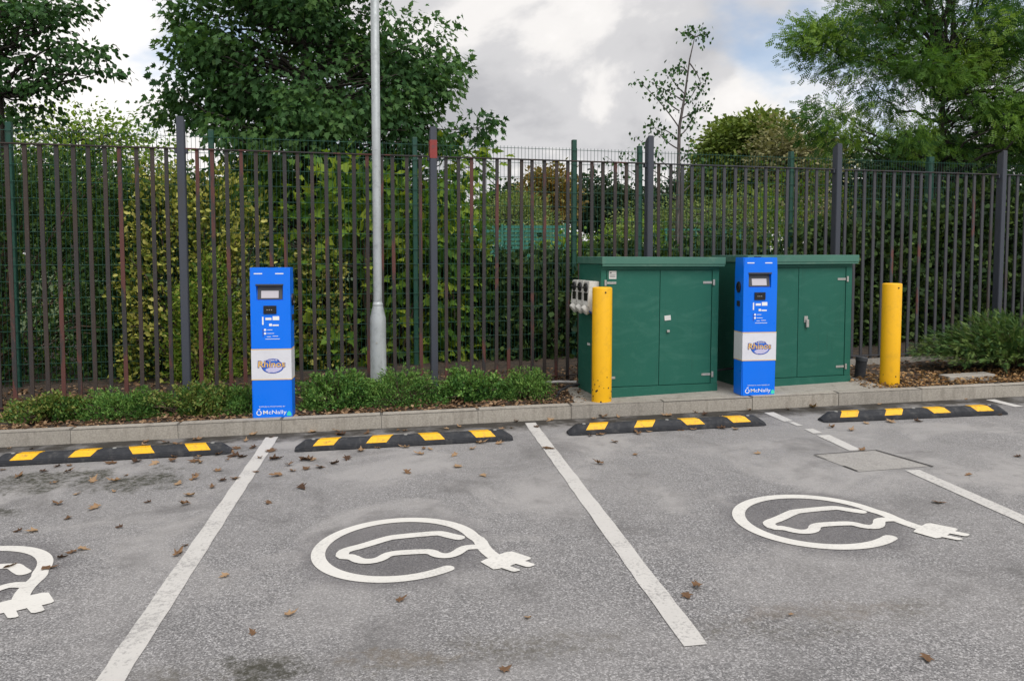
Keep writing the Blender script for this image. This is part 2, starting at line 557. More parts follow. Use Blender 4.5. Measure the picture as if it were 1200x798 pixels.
def mesh_obj(name, verts, faces, mat, parent=None, smooth=False):
    me = bpy.data.meshes.new(name)
    me.from_pydata([tuple(map(float, v)) for v in verts], [], [tuple(f) for f in faces])
    me.update()
    for f in me.polygons:
        f.use_smooth = smooth
    me.materials.append(MAT[mat] if isinstance(mat, str) else mat)
    return link(bpy.data.objects.new(name, me), parent)


def box_bm(x0, x1, y0, y1, z0, z1, bevel=0.0, bm=None):
    b2 = bmesh.new()
    v = [b2.verts.new(p) for p in ((x0, y0, z0), (x1, y0, z0), (x1, y1, z0), (x0, y1, z0), (x0, y0, z1), (x1, y0, z1), (x1, y1, z1), (x0, y1, z1))]
    for f in ((0, 3, 2, 1), (4, 5, 6, 7), (0, 1, 5, 4), (1, 2, 6, 5), (2, 3, 7, 6), (3, 0, 4, 7)):
        b2.faces.new([v[i] for i in f])
    if bevel:
        bmesh.ops.bevel(b2, geom=b2.edges[:], offset=bevel, segments=2, affect='EDGES', profile=0.6)
    if bm is None:
        return b2
    me = bpy.data.meshes.new('scratch')
    b2.to_mesh(me)
    b2.free()
    bm.from_mesh(me)
    bpy.data.meshes.remove(me)
    return bm


def box(name, x0, x1, y0, y1, z0, z1, mat, parent=None, bevel=0.0):
    return bm_obj(name, box_bm(x0, x1, y0, y1, z0, z1, bevel), mat, parent)


def lathe_bm(profile, seg=24, cap=True):
    bm = bmesh.new()
    rings = []
    for r, z in profile:
        rings.append([bm.verts.new((r * math.cos(2 * math.pi * i / seg), r * math.sin(2 * math.pi * i / seg), z)) for i in range(seg)])
    for a, b in zip(rings, rings[1:]):
        for i in range(seg):
            j = (i + 1) % seg
            bm.faces.new((a[i], a[j], b[j], b[i]))
    if cap:
        bm.faces.new(rings[0][::-1])
        bm.faces.new(rings[-1])
    return bm


def tube(path, radii, sides=6):
    """Vertices and faces of a tapered tube along a polyline."""
    P = np.array(path, float)
    T = np.gradient(P, axis=0)
    T /= np.linalg.norm(T, axis=1)[:, None] + 1e-9
    ref = np.array([0.3, 0.9, 0.2])
    A = np.cross(T, ref)
    A /= np.linalg.norm(A, axis=1)[:, None] + 1e-9
    B = np.cross(T, A)
    an = np.linspace(0, 2 * math.pi, sides, endpoint=False)
    rr = np.array(radii, float)[:, None, None]
    V = P[:, None, :] + rr * (np.cos(an)[None, :, None] * A[:, None, :] + np.sin(an)[None, :, None] * B[:, None, :])
    V = V.reshape(-1, 3)
    n = len(P)
    i, j = np.meshgrid(np.arange(n - 1), np.arange(sides), indexing='ij')
    k = (j + 1) % sides
    F = np.stack([i * sides + j, i * sides + k, (i + 1) * sides + k, (i + 1) * sides + j], -1).reshape(-1, 4)
    return V, F


class Tubes:
    def __init__(self):
        self.v, self.f, self.n = [], [], 0

    def add(self, path, radii, sides=5):
        V, F = tube(path, radii, sides)
        self.v.append(V)
        self.f.append(F + self.n)
        self.n += len(V)

    def build(self, name, mat, parent=None):
        V = np.concatenate(self.v)
        F = np.concatenate(self.f)
        return fast_mesh(name, V, F, mat, parent, smooth=True)


def fast_mesh(name, V, F, mat, parent=None, tint=None, smooth=False):
    me = bpy.data.meshes.new(name)
    V = np.ascontiguousarray(V, np.float32)
    F = np.ascontiguousarray(F, np.int32)
    k = F.shape[1]
    me.vertices.add(len(V))
    me.vertices.foreach_set('co', V.ravel())
    me.loops.add(F.size)
    me.loops.foreach_set('vertex_index', F.ravel())
    me.polygons.add(len(F))
    me.polygons.foreach_set('loop_start', np.arange(0, F.size, k, dtype=np.int32))
    me.polygons.foreach_set('loop_total', np.full(len(F), k, np.int32))
    if smooth:
        me.polygons.foreach_set('use_smooth', np.ones(len(F), bool))
    me.update(calc_edges=True)
    if tint is not None:
        a = me.attributes.new('tint', 'FLOAT', 'POINT')
        a.data.foreach_set('value', np.ascontiguousarray(tint, np.float32))
    me.materials.append(MAT[mat] if isinstance(mat, str) else mat)
    return link(bpy.data.objects.new(name, me), parent)


def poly_plate(name, pts, y, mat, parent, thick=0.0015):
    """A flat printed shape on a front face: outline in x, z, standing `thick` proud at depth y."""
    bm = bmesh.new()
    vs_ = [bm.verts.new((x, y, z)) for x, z in pts]
    f = bm.faces.new(vs_)
    r = bmesh.ops.extrude_face_region(bm, geom=[f])
    for v in r['geom']:
        if isinstance(v, bmesh.types.BMVert):
            v.co.y -= thick
    bmesh.ops.triangulate(bm, faces=bm.faces[:])
    return bm_obj(name, bm, mat, parent)


def text_plate(name, s, cx, cz, w, h, y, mat, parent, bold=0.0, shear=0.0):
    cu = bpy.data.curves.new('lettering', 'FONT')
    cu.body = s
    cu.extrude = 0.012
    cu.offset = bold * 0.6
    cu.shear = shear
    cu.resolution_u = 3
    o = bpy.data.objects.new('lettering', cu)
    COL.objects.link(o)
    bpy.context.view_layer.update()
    me = bpy.data.meshes.new_from_object(o.evaluated_get(bpy.context.evaluated_depsgraph_get()))
    bpy.data.objects.remove(o)
    bpy.data.curves.remove(cu)
    V = np.array([v.co[:] for v in me.vertices])
    lo, hi = V.min(0), V.max(0)
    X = (V[:, 0] - lo[0]) / (hi[0] - lo[0]) - 0.5
    Z = (V[:, 1] - lo[1]) / (hi[1] - lo[1]) - 0.5
    Y = (V[:, 2] - lo[2]) / (hi[2] - lo[2])
    for v, a, b, c in zip(me.vertices, cx + X * w, y - Y * 0.0012, cz + Z * h):
        v.co = (a, b, c)
    me.materials.clear()
    me.materials.append(MAT[mat])
    me.name = name
    return link(bpy.data.objects.new(name, me), parent)


def copy_thing(root):
    r = root.copy()
    COL.objects.link(r)
    for ch in root.children:
        c = ch.copy()
        COL.objects.link(c)
        c.parent = r
        for g in ch.children:
            d = g.copy()
            COL.objects.link(d)
            d.parent = c
    return r


# ------------------------------------------------------------------ ground
def sheet(name, xs, ys, zf, mat):
    V = [(x, y, zf(x, y)) for y in ys for x in xs]
    n = len(xs)
    F = [(j * n + i, j * n + i + 1, (j + 1) * n + i + 1, (j + 1) * n + i) for j in range(len(ys) - 1) for i in range(n - 1)]
    o = mesh_obj(name, V, F, mat)
    return tag(o, kind='structure')


def skew_sheet(name, xs, ts, zf, mat):
    """A sheet whose rows run parallel to the kerb (t = distance behind the kerb's front edge)."""
    V = []
    for t in ts:
        for x in xs:
            V.append((x, 7.272 + 0.14125 * x + t, zf(x, t)))
    n = len(xs)
    F = [(j * n + i, j * n + i + 1, (j + 1) * n + i + 1, (j + 1) * n + i) for j in range(len(ts) - 1) for i in range(n - 1)]
    return tag(mesh_obj(name, V, F, mat), kind='structure')


car_park = skew_sheet('car_park', [-400, -16, 16, 400], [-400, -12, 0.06], lambda x, t: gz(x), 'asphalt')
hr = np.random.default_rng(3)
verge = skew_sheet('verge', [-16 + 0.25 * i for i in range(129)], [0.10 + 0.25 * i for i in range(34)],
                   lambda x, t: gz(x) + UP - 0.035 + float(hr.uniform(-0.018, 0.03)) * (0 if t < 0.2 else 1), 'soil')
m, nt, b = new_mat('meadow')
k = NT(nt)
co = k.coord('World')
k.put(b.inputs['Base Color'], k.ramp(k.noise(co, 0.6, 8, 0.7), [(0.3, (0.022, 0.040, 0.010)), (0.55, (0.050, 0.085, 0.020)), (0.75, (0.10, 0.12, 0.04))]))
b.inputs['Roughness'].default_value = 0.95
MAT['meadow'] = m
field = skew_sheet('field', [-900, -60, -16, 16, 60, 900], [8.30, 60, 1200], lambda x, t: gz(x) + (0.09 if t < 60 else -0.6), 'meadow')
# the strips of ground left and right of the planted verge
for xs in ([-900, -16], [16, 900]):
    skew_sheet('side_ground', xs, [0.06, 8.30], lambda x, t: gz(x) + 0.09, 'meadow')


def flat_mark(name, polys, mat, dz, label, parent=car_park):
    V, F = [], []
    for p in polys:
        F.append(tuple(range(len(V), len(V) + len(p))))
        V += [(x, y, GRADE * x + dz) for x, y in p]
    o = mesh_obj(name, V, F, mat, parent)
    if label:
        tag(o, label)
    return o


# bay lines: each painted strip is a part of the car park
def strip(a, b, w):
    a, b = np.array(a), np.array(b)
    d = (b - a) / np.linalg.norm(b - a)
    n = np.array([d[1], -d[0]]) * w / 2
    L = np.linalg.norm(b - a)
    k = max(2, int(L / 0.12))
    left, right = [], []
    for i in range(k + 1):
        c = a + d * L * i / k
        left.append(c - n * (1 + float(rng.uniform(-0.07, 0.05))))
        right.append(c + n * (1 + float(rng.uniform(-0.07, 0.05))))
    return [tuple(map(tuple, (left[i], right[i], right[i + 1], left[i + 1]))) for i in range(k)]


flat_mark('bay_line', strip((-1.50, 2.60), (-2.155, 6.82), 0.112), 'line', 0.004, 'long worn white bay line left of the middle bay')
flat_mark('bay_line', strip((0.746, 3.03), (0.171, 7.20), 0.105), 'line', 0.004, 'long worn white bay line with squared near end')
flat_mark('bay_line', strip((3.02, 4.0), (2.865, 5.42), 0.108) + strip((2.715, 5.985), (2.665, 6.50), 0.108) + strip((2.648, 6.57), (2.632, 6.74), 0.085)
          + strip((2.605, 6.86), (2.58, 7.02), 0.055) + strip((2.572, 7.05), (2.52, 7.46), 0.10), 'line', 0.004, 'broken white bay line crossing the concrete patch')
flat_mark('bay_line', strip((5.0, 7.50), (4.95, 7.88), 0.10) + strip((5.2, 3.0), (5.08, 6.6), 0.10), 'line', 0.004, 'scrap of white bay line beyond the rightmost wheel stop')
flat_mark('bay_line', strip((-3.98, 2.6), (-4.62, 6.6), 0.11), 'line', 0.004, 'white bay line at the far left edge')


# charging symbol: ring that turns into a cable and plug, with a car outline inside
SMOOTH = 1


def stroke(pts, w, closed=False):
    P = np.array(pts, float)
    # round the polyline
    for _ in range(SMOOTH):
        Q = [P[0]]
        for a, b_ in zip(P, P[1:]):
            Q += [a * 0.75 + b_ * 0.25, a * 0.25 + b_ * 0.75]
        Q.append(P[-1])
        P = np.array(Q)
    T = np.gradient(P, axis=0)
    T /= np.linalg.norm(T, axis=1)[:, None]
    N = np.stack([-T[:, 1], T[:, 0]], 1)
    W = np.broadcast_to(np.asarray(w, float), (len(P),))[:, None] / 2
    A, B = P + N * W, P - N * W
    polys = [(tuple(A[i]), tuple(B[i]), tuple(B[i + 1]), tuple(A[i + 1])) for i in range(len(P) - 1)]

    def capf(c, t, n, w_):
        arc = [c + n * w_ * math.cos(q) + t * w_ * math.sin(q) for q in np.linspace(0, math.pi, 7)]
        return tuple(map(tuple, arc))
    polys.append(capf(P[-1], T[-1], N[-1], W[-1, 0]))
    polys.append(capf(P[0], -T[0], -N[0], W[0, 0]))
    return polys


ring = [(0.915 * math.cos(a), 0.915 * math.sin(a)) for a in np.linspace(R(-46), R(-342), 40)]
ring += [(0.955, 0.16), (1.01, -0.08), (1.09, -0.27), (1.17, -0.40)]
sym_layers = [stroke(ring, 0.16),
              stroke([(0.70, 0.25), (0.60, 0.31), (0.47, 0.405), (0.40, 0.41), (0.15, 0.365), (-0.08, 0.31), (-0.16, 0.28), (-0.45, 0.02), (-0.56, -0.05), (-0.62, -0.13), (-0.60, -0.27), (-0.50, -0.285)], 0.15),
              stroke([(-0.58, -0.27), (-0.47, -0.30), (-0.40, -0.38), (-0.32, -0.425), (-0.22, -0.42), (-0.14, -0.36), (-0.09, -0.25), (-0.02, -0.205), (0.10, -0.185), (0.34, -0.165), (0.42, -0.19), (0.48, -0.27), (0.56, -0.31), (0.64, -0.30), (0.71, -0.23), (0.77, -0.10), (0.84, -0.06), (0.97, -0.06)], 0.14),
              [[(0.99, -0.50), (1.04, -0.44), (1.12, -0.36), (1.29, -0.23), (1.35, -0.225), (1.55, -0.41), (1.55, -0.45), (1.47, -0.52), (1.40, -0.56), (1.32, -0.63), (1.20, -0.70), (1.14, -0.715)]],
              [[(1.48, -0.50), (1.59, -0.60), (1.585, -0.63), (1.535, -0.67), (1.50, -0.67), (1.38, -0.575)]],
              [[(1.31, -0.63), (1.43, -0.745), (1.42, -0.77), (1.37, -0.79), (1.345, -0.785), (1.22, -0.68)]]]
for (cx, cy), rot, lab in (((-0.629, 4.152), 0.0, 'white electric car charging symbol in the middle bay'),
                           ((1.785, 4.456), 0.0, 'white electric car charging symbol in the right bay'),
                           ((-2.87, 3.81), -0.10, 'white electric car charging symbol cut off at the left edge')):
    V, F = [], []
    for i, polys in enumerate(sym_layers):
        for p in polys:
            F.append(tuple(range(len(V), len(V) + len(p))))
            for x, y in p:
                X = cx + 0.469 * (x * math.cos(rot) - y * math.sin(rot))
                Y = cy + 0.469 * (x * math.sin(rot) + y * math.cos(rot))
                V.append((X, Y, GRADE * X + 0.004 + 0.0006 * i))
    tag(mesh_obj('charging_symbol', V, F, 'sym', car_park), lab)

# square concrete reinstatement with open joints
pq = [(2.341, 5.871), (2.865, 5.974), (3.044, 5.511), (2.475, 5.406)]
flat_mark('concrete_patch', [pq], 'patch', 0.003, 'square pale concrete patch breaking the right bay line')
for a, c, w, f0, f1 in ((0, 1, 0.011, 0.0, 1.0), (1, 2, 0.019, 0.0, 1.05), (0, 3, 0.006, 0.02, 0.30), (0, 3, 0.011, 0.68, 0.98)):
    p_, q_ = np.array(pq[a]), np.array(pq[c])
    flat_mark('open_joint', strip(p_ + (q_ - p_) * f0, p_ + (q_ - p_) * f1, w), 'crack', 0.0075, None)

MAT['mortar'] = concrete_mat('mortar', (0.09, 0.083, 0.075), (0.16, 0.15, 0.135), (0.05, 0.045, 0.04), 0.6)
# kerb: one structure, each stone a part
kerb = tag(empty('kerb', (0, 7.272, 0)), kind='structure')
kerb_rot = Matrix.Rotation(KA, 4, 'Z') @ Matrix.Rotation(-math.atan(GRADE * math.cos(KA)), 4, 'Y')
kb = box_bm(-0.449, 0.449, 0.0, 0.125, -0.16, UP)
top_front = [e for e in kb.edges if all(abs(v.co.z - UP) < 1e-6 for v in e.verts)]
bmesh.ops.bevel(kb, geom=top_front, offset=0.012, segments=2, affect='EDGES')
stone0 = bm_obj('kerb_stone', kb, 'kerb', kerb)
s = -4.405 - 0.906 * 8 - 0.45
n_st = 0
while s < 14:
    L = 0.906 if s < 0.2 else 0.925
    c = s + L / 2
    o = stone0 if n_st == 0 else stone0.copy()
    if n_st:
        COL.objects.link(o)
    x = c * KE[0]
    o.parent = kerb
    loc = Vector((x, c * KE[1] + float(rng.uniform(-0.004, 0.004)), gz(x) + float(rng.uniform(-0.003, 0.003))))
    sc = (L - 0.0045) / 0.898
    o.matrix_local = Matrix.Translation(loc) @ kerb_rot @ Matrix.Rotation(float(rng.uniform(-0.003, 0.003)), 4, 'Z') @ Matrix.Diagonal((sc, 1, 1, 1))
    s += L
    n_st += 1
# mortar bed that closes the joints from behind
mb = box_bm(-13, 14, 0.007, 0.118, -0.15, UP - 0.006)
mo = bm_obj('mortar_bed', mb, 'mortar', kerb)
mo.matrix_local = kerb_rot

# concrete apron the cabinets stand on
ap = [(0.62, 7.49), (3.96, 7.97), (3.86, 9.05), (0.60, 8.35)]
V = [(x, y, gz(x) + UP - 0.001) for x, y in ap] + [(x, y, gz(x) - 0.05) for x, y in ap]
tag(mesh_obj('concrete_apron', V, [(0, 1, 2, 3), (0, 4, 5, 1), (1, 5, 6, 2), (2, 6, 7, 3), (3, 7, 4, 0)], 'apron'), kind='structure')

# ------------------------------------------------------------------ steel railings
rail_z = 2.690
fence = tag(empty('steel_railings', (0, 8.857, 0), FA), 'weathered slate grey and rust vertical bar railings behind the chargers', 'fence')
PANEL = 2.603
S0 = -0.911
bar_r = box_bm(-0.019, 0.019, -0.009, 0.009, 0, 1)
bar_mesh = bm_obj('bar', bar_r, 'rail_rusty', fence)
bar_grey_me = bar_mesh.data.copy()
bar_grey_me.materials.clear()
bar_grey_me.materials.append(MAT['rail_grey'])
first = True
for kk in range(-3, 5):
    a = S0 + PANEL * kk
    # top and bottom flats
    me_mat = 'rail_rusty' if kk < 1 else 'rail_grey'
    box('top_rail', a + 0.035, a + PANEL - 0.035, -0.026, 0.026, rail_z - 0.012, rail_z, me_mat, fence)
    zb = gz((a + PANEL / 2) * FE[0]) + UP + 0.03
    box('bottom_rail', a + 0.035, a + PANEL - 0.035, -0.022, 0.022, zb, zb + 0.012, me_mat, fence)
    for i in range(1, 18):
        sx = a + PANEL * i / 18
        z0 = gz(sx * FE[0]) + UP - 0.02
        if first:
            o = bar_mesh
            first = False
        else:
            o = bar_mesh.copy()
            COL.objects.link(o)
        if kk >= 1 and not (kk == 1 and i < 3):
            o.data = bar_grey_me
        o.parent = fence
        o.location = (sx + float(rng.uniform(-0.004, 0.004)), 0, z0)
        o.scale = (1, 1, rail_z - 0.013 - z0)
        o.rotation_euler = (0, float(rng.normal(0, 0.0025)), float(rng.normal(0, 0.03)))
post_me = None
for kk in range(-3, 6):
    sx = S0 + PANEL * kk
    z0 = gz(sx * FE[0]) + UP - 0.05
    if post_me is None:
        pb = box_bm(-0.038, 0.038, -0.05, 0.05, 0, 1)
        for v in pb.verts:
            if v.co.z > 0.5 and v.co.y > 0:
                v.co.z -= 0.02
        bmesh.ops.bevel(pb, geom=[e for e in pb.edges], offset=0.006, segments=2, affect='EDGES')
        o = bm_obj('post', pb, 'post', fence)
        post_me = o.data
    else:
        o = link(bpy.data.objects.new('post', post_me), fence)
    o.location = (sx, -0.012, z0)
    o.scale = (1, 1, 3.01 - z0)
    # lug and bolt that carry the top rail
    for sd in (-1, 1):
        box('lug', sx + sd * 0.050 - 0.012, sx + sd * 0.050 + 0.012, -0.03, 0.03, rail_z - 0.055, rail_z - 0.0135, 'post', fence, 0.003)
rd = box_bm(-0.0395, 0.0395, -0.0515, 0.0515, 2.66, 2.86)
ro = bm_obj('primer_patch', rd, 'post_red', fence)
ro.location = (S0, -0.012, 0)
tag(ro, 'red primer patch near the top of one post')

# ------------------------------------------------------------------ green mesh fence
mf = tag(empty('mesh_fence', (0, 10.8, 0), FA), 'green welded mesh fence behind the steel railings', 'fence')
mx_posts = [-10.8, -8.4, -5.998, -3.808, -1.314, 0.882, 1.854, 4.285, 6.772, 9.2, 11.6]
for i, x in enumerate(mx_posts):
    sx = x / FE[0]
    z0 = gz(x) + 0.05
    w = 0.032 if i != 8 else 0.05
    box('post', sx - w, sx + w, -0.035, 0.035, z0, 3.17 if i != 5 else 3.22, 'mesh_green', mf, 0.006)
    if i:
        sp_ = mx_posts[i - 1] / FE[0]
        V, F = [], []

        def wire(p, q, r):
            global V, F
            p, q = np.array(p), np.array(q)
            if abs(q[2] - p[2]) > abs(q[0] - p[0]):
                offs = [(-r, 0, 0), (r * 0.6, r, 0), (r * 0.6, -r, 0)]
            else:
                offs = [(0, 0, r), (0, r, -r * 0.6), (0, -r, -r * 0.6)]
            n0 = len(V)
            V += [tuple(p + o_) for o_ in offs] + [tuple(q + o_) for o_ in offs]
            F += [(n0 + a_, n0 + (a_ + 1) % 3, n0 + 3 + (a_ + 1) % 3, n0 + 3 + a_) for a_ in range(3)]
        nw = int((sx - sp_ - 0.06) / 0.05)
        for j in range(nw + 1):
            xx = sp_ + 0.03 + (sx - sp_ - 0.06) * j / nw
            wire((xx, -0.042, z0 + 0.05), (xx, -0.042, 3.10), 0.0031)
        for j in range(16):
            zz = 3.07 - 0.2 * j
            if zz > z0:
                wire((sp_, -0.047, zz), (sx, -0.047, zz), 0.0040)
        fast_mesh('wire_panel', np.array(V), np.array(F), 'mesh_green', mf)

# ------------------------------------------------------------------ lamp post
lp = tag(empty('lamp_post', (-1.405, 8.02, gz(-1.4) + UP - 0.05)), 'tall galvanised steel lamp post with thick base in the low shrubs', 'lamp post')
bm_obj('base_column', lathe_bm([(0.092, 0), (0.092, 0.06), (0.084, 0.07), (0.083, 0.80), (0.082, 0.88), (0.048, 1.03), (0.046, 1.05)], 28), 'galv', lp, True)
bm_obj('shaft', lathe_bm([(0.045, 1.04), (0.044, 2.0), (0.043, 6.4), (0.0, 6.42)], 24, False), 'galv', lp, True)
dr = bmesh.new()
vv = []
for a in np.linspace(R(-128), R(-52), 9):
    vv.append([dr.verts.new((0.0862 * math.cos(a), 0.0862 * math.sin(a), z)) for z in (0.22, 0.70)])
for p, q in zip(vv, vv[1:]):
    dr.faces.new((p[0], q[0], q[1], p[1]))
do = bm_obj('access_door', dr, 'galv', lp, True)
lk = lathe_bm([(0.010, 0), (0.010, 0.006)], 10)
lo = bm_obj('lock', lk, 'steel', do)
lo.rotation_euler = (R(90), 0, 0)
lo.location = (0, -0.0862, 0.63)
bm_obj('collar', lathe_bm([(0.0495, 1.005), (0.053, 1.01), (0.053, 1.03), (0.048, 1.036)], 24), 'galv', lp, True)
lh = box_bm(-0.09, 0.09, -0.75, -0.05, 6.38, 6.48, 0.03)
bm_obj('lantern', lh, 'galv', lp)

# ------------------------------------------------------------------ bollards
bp = [(0.098, -0.05), (0.098, 1.085), (0.094, 1.094), (0.080, 1.098), (0.0, 1.100)]
for (x, y), sc, lab in (((0.888, 7.548), 1.03, 'scuffed round yellow bollard in front of the left green cabinet'),
                        ((4.075, 8.225), 0.985, 'round yellow bollard standing alone right of the green cabinets')):
    o = empty('bollard', (x, y, gz(x) + UP))
    o.scale = (1, 1, sc)
    tag(o, lab, 'bollard', 'yellow steel bollards')
    bm_obj('post_tube', lathe_bm(bp, 32, False), 'yellow', o, True)
    h = lathe_bm([(0.0, 0), (0.008, 0.0005), (0.008, 0.004), (0.0, 0.0045)], 10, False)
    ho = bm_obj('bolt_hole', h, 'black', o)
    ho.rotation_euler = (R(90), 0, 0)
    ho.location = (0.022, -0.0955, 1.05)
    V = []
    for i in range(18 if x < 2 else 4):       # chipped paint round the foot
        a = float(rng.uniform(R(-160), R(-20)))
        z = abs(float(rng.normal(0, 0.10)))
        r_ = float(rng.uniform(0.003, 0.010))
        V.append([(0.0990 * math.cos(a + q[0] * r_ / 0.099), 0.0990 * math.sin(a + q[0] * r_ / 0.099), z + q[1] * r_ * 1.2) for q in ((-1, -0.4), (0.1, -1), (1, -0.1), (0.4, 0.9), (-0.7, 0.7))])
    mesh_obj('paint_chip', [p for c_ in V for p in c_], [tuple(range(5 * i, 5 * i + 5)) for i in range(len(V))], 'crack', o)


# ------------------------------------------------------------------ green cabinets
def make_cabinet():
    W, D, H = 1.31, 0.67, 1.355
    c = empty('equipment_cabinet')
    box('body', 0.004, W - 0.004, 0.012, D, 0.0, H - 0.002, 'cab', c, 0.004)
    # front frame, proud of the doors
    box('frame_side', 0.0, 0.058, -0.006, 0.030, 0.105, H - 0.06, 'cab', c, 0.003)
    box('frame_side', W - 0.075, W, -0.006, 0.030, 0.105, H - 0.06, 'cab', c, 0.003)
    box('plinth', -0.002, W + 0.002, -0.012, 0.028, 0.0, 0.104, 'cab', c, 0.003)
    box('head_rail', 0.0, W, -0.006, 0.028, H - 0.059, H - 0.003, 'cab', c, 0.003)
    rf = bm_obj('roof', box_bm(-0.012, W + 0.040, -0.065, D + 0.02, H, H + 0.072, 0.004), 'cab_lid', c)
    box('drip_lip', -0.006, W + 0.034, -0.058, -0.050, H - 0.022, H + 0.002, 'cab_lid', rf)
    x0, xm, x1 = 0.064, 0.645, W - 0.081
    for side, (a, b_) in enumerate(((x0, xm - 0.003), (xm + 0.003, x1))):
        d = bm_obj('door', box_bm(a, b_, -0.001, 0.020, 0.111, H - 0.065, 0.003), 'cab', c)
        for hz in (0.205, 1.165):
            hx = a if side == 0 else b_
            sg = 1 if side == 0 else -1
            h = box_bm(min(hx, hx + sg * 0.10), max(hx, hx + sg * 0.10), -0.006, -0.0015, hz - 0.012, hz + 0.012, 0.001)
            box_bm(min(hx - sg * 0.008, hx - sg * 0.030), max(hx - sg * 0.008, hx - sg * 0.030), -0.018, -0.0065, hz - 0.030, hz + 0.030, 0.003, h)
            bm_obj('hinge', h, 'steel', d)
    return c


def handle_parts(c, kind):
    if kind == 0:
        p = box('lock_plate', 0.700, 0.770, -0.008, -0.0015, 0.680, 0.730, 'sticker', c, 0.002)
        p.rotation_euler = (0, R(-6), 0)
        p.location = (0.075, 0, -0.075 + 0.1)
        box('lock_barrel', 0.722, 0.752, -0.022, -0.0085, 0.655, 0.680, 'steel', c, 0.004)
    else:
        h = box_bm(0.718, 0.762, -0.010, -0.0015, 0.700, 0.770, 0.004)
        box_bm(0.732, 0.764, -0.030, -0.0105, 0.650, 0.735, 0.005, h)
        bm_obj('lever_lock', h, 'steel', c)


cabA = make_cabinet()
cabB = copy_thing(cabA)
cabA.location = (0.885, 7.690, gz(0.885) + UP)
cabA.rotation_euler = (0, R(0.25), FA)
tag(cabA, 'dark green steel cabinet with grey sockets on its left side', 'cabinet', 'green roadside cabinets')
handle_parts(cabA, 0)
st = box('notice_sticker', 0.085, 0.165, -0.0035, -0.0013, 1.205, 1.285, 'sticker', cabA)
box('notice_line', 0.097, 0.112, -0.0048, -0.0036, 1.262, 1.274, 'black', st)
for zz in (1.225, 1.240):
    box('notice_line', 0.097, 0.153, -0.0048, -0.0036, zz, zz + 0.005, 'darkgrey', st)
box('small_sticker', -0.0028, 0.0038, 0.30, 0.37, 0.50, 0.525, 'sticker', cabA)
cabB.location = (2.461 , 8.095, gz(2.5) + UP - 0.018)
cabB.rotation_euler = (0, R(-0.2), FA)
tag(cabB, 'dark green steel cabinet standing behind the right blue charger', 'cabinet', 'green roadside cabinets')
handle_parts(cabB, 1)

# three interlocked switched sockets bolted in a row on the left side of the first cabinet
MA = cabA.matrix_basis.copy()
bpy.context.view_layer.update()
for i, lab in enumerate(('nearest of three white switched sockets beside the yellow bollard', 'middle of three white switched sockets on the cabinet side', 'farthest of three white switched sockets, next to the railings')):
    o = empty('wall_socket')
    o.matrix_world = cabA.matrix_world @ Matrix.Translation((0.0, 0.13 + 0.178 * i, 0.87))
    tag(o, lab, 'socket', 'switched sockets on the cabinet side')
    bm = bmesh.new()           # profile in x (out from the cabinet), z; extruded along y
    prof = [(0.003, 0.0), (-0.075, 0.0), (-0.125, 0.065), (-0.112, 0.115), (-0.105, 0.31), (0.003, 0.31)]
    fa = [bm.verts.new((x, -0.082, z)) for x, z in prof]
    fb = [bm.verts.new((x, 0.082, z)) for x, z in prof]
    bm.faces.new(fa)
    bm.faces.new(fb[::-1])
    for q in range(len(prof)):
        r_ = (q + 1) % len(prof)
        bm.faces.new((fa[q], fb[q], fb[r_], fa[r_]))
    bmesh.ops.bevel(bm, geom=bm.edges[:], offset=0.006, segments=2, affect='EDGES')
    bm_obj('housing', bm, 'socket_white', o)
    kn = lathe_bm([(0.047, 0), (0.047, 0.012), (0.040, 0.018)], 20)
    box_bm(-0.008, 0.008, -0.034, 0.034, 0.0185, 0.034, 0.003, kn)
    ko = bm_obj('rotary_switch', kn, 'black', o)
    ko.rotation_euler = (0, R(-90), 0)
    ko.location = (-0.1075, 0, 0.245)
    box('rating_plate', -0.1145, -0.1085, -0.052, 0.052, 0.110, 0.192, 'black', o)
    fl = lathe_bm([(0.052, 0.0), (0.052, 0.035), (0.046, 0.045)], 20)
    fo = bm_obj('socket_flap', fl, 'socket_white', o, False)
    fo.rotation_euler = (0, R(-128), 0)
    fo.location = (-0.096, 0, 0.030)
    bo = bm_obj('socket_rim', lathe_bm([(0.057, -0.03), (0.057, 0.014), (0.054, 0.018)], 20), 'socket_blue', o)
    bo.rotation_euler = (0, R(-150), 0)
    bo.location = (-0.06, 0, 0.004)

# ------------------------------------------------------------------ chargers
CW, CD, CH = 0.358, 0.20, 1.39


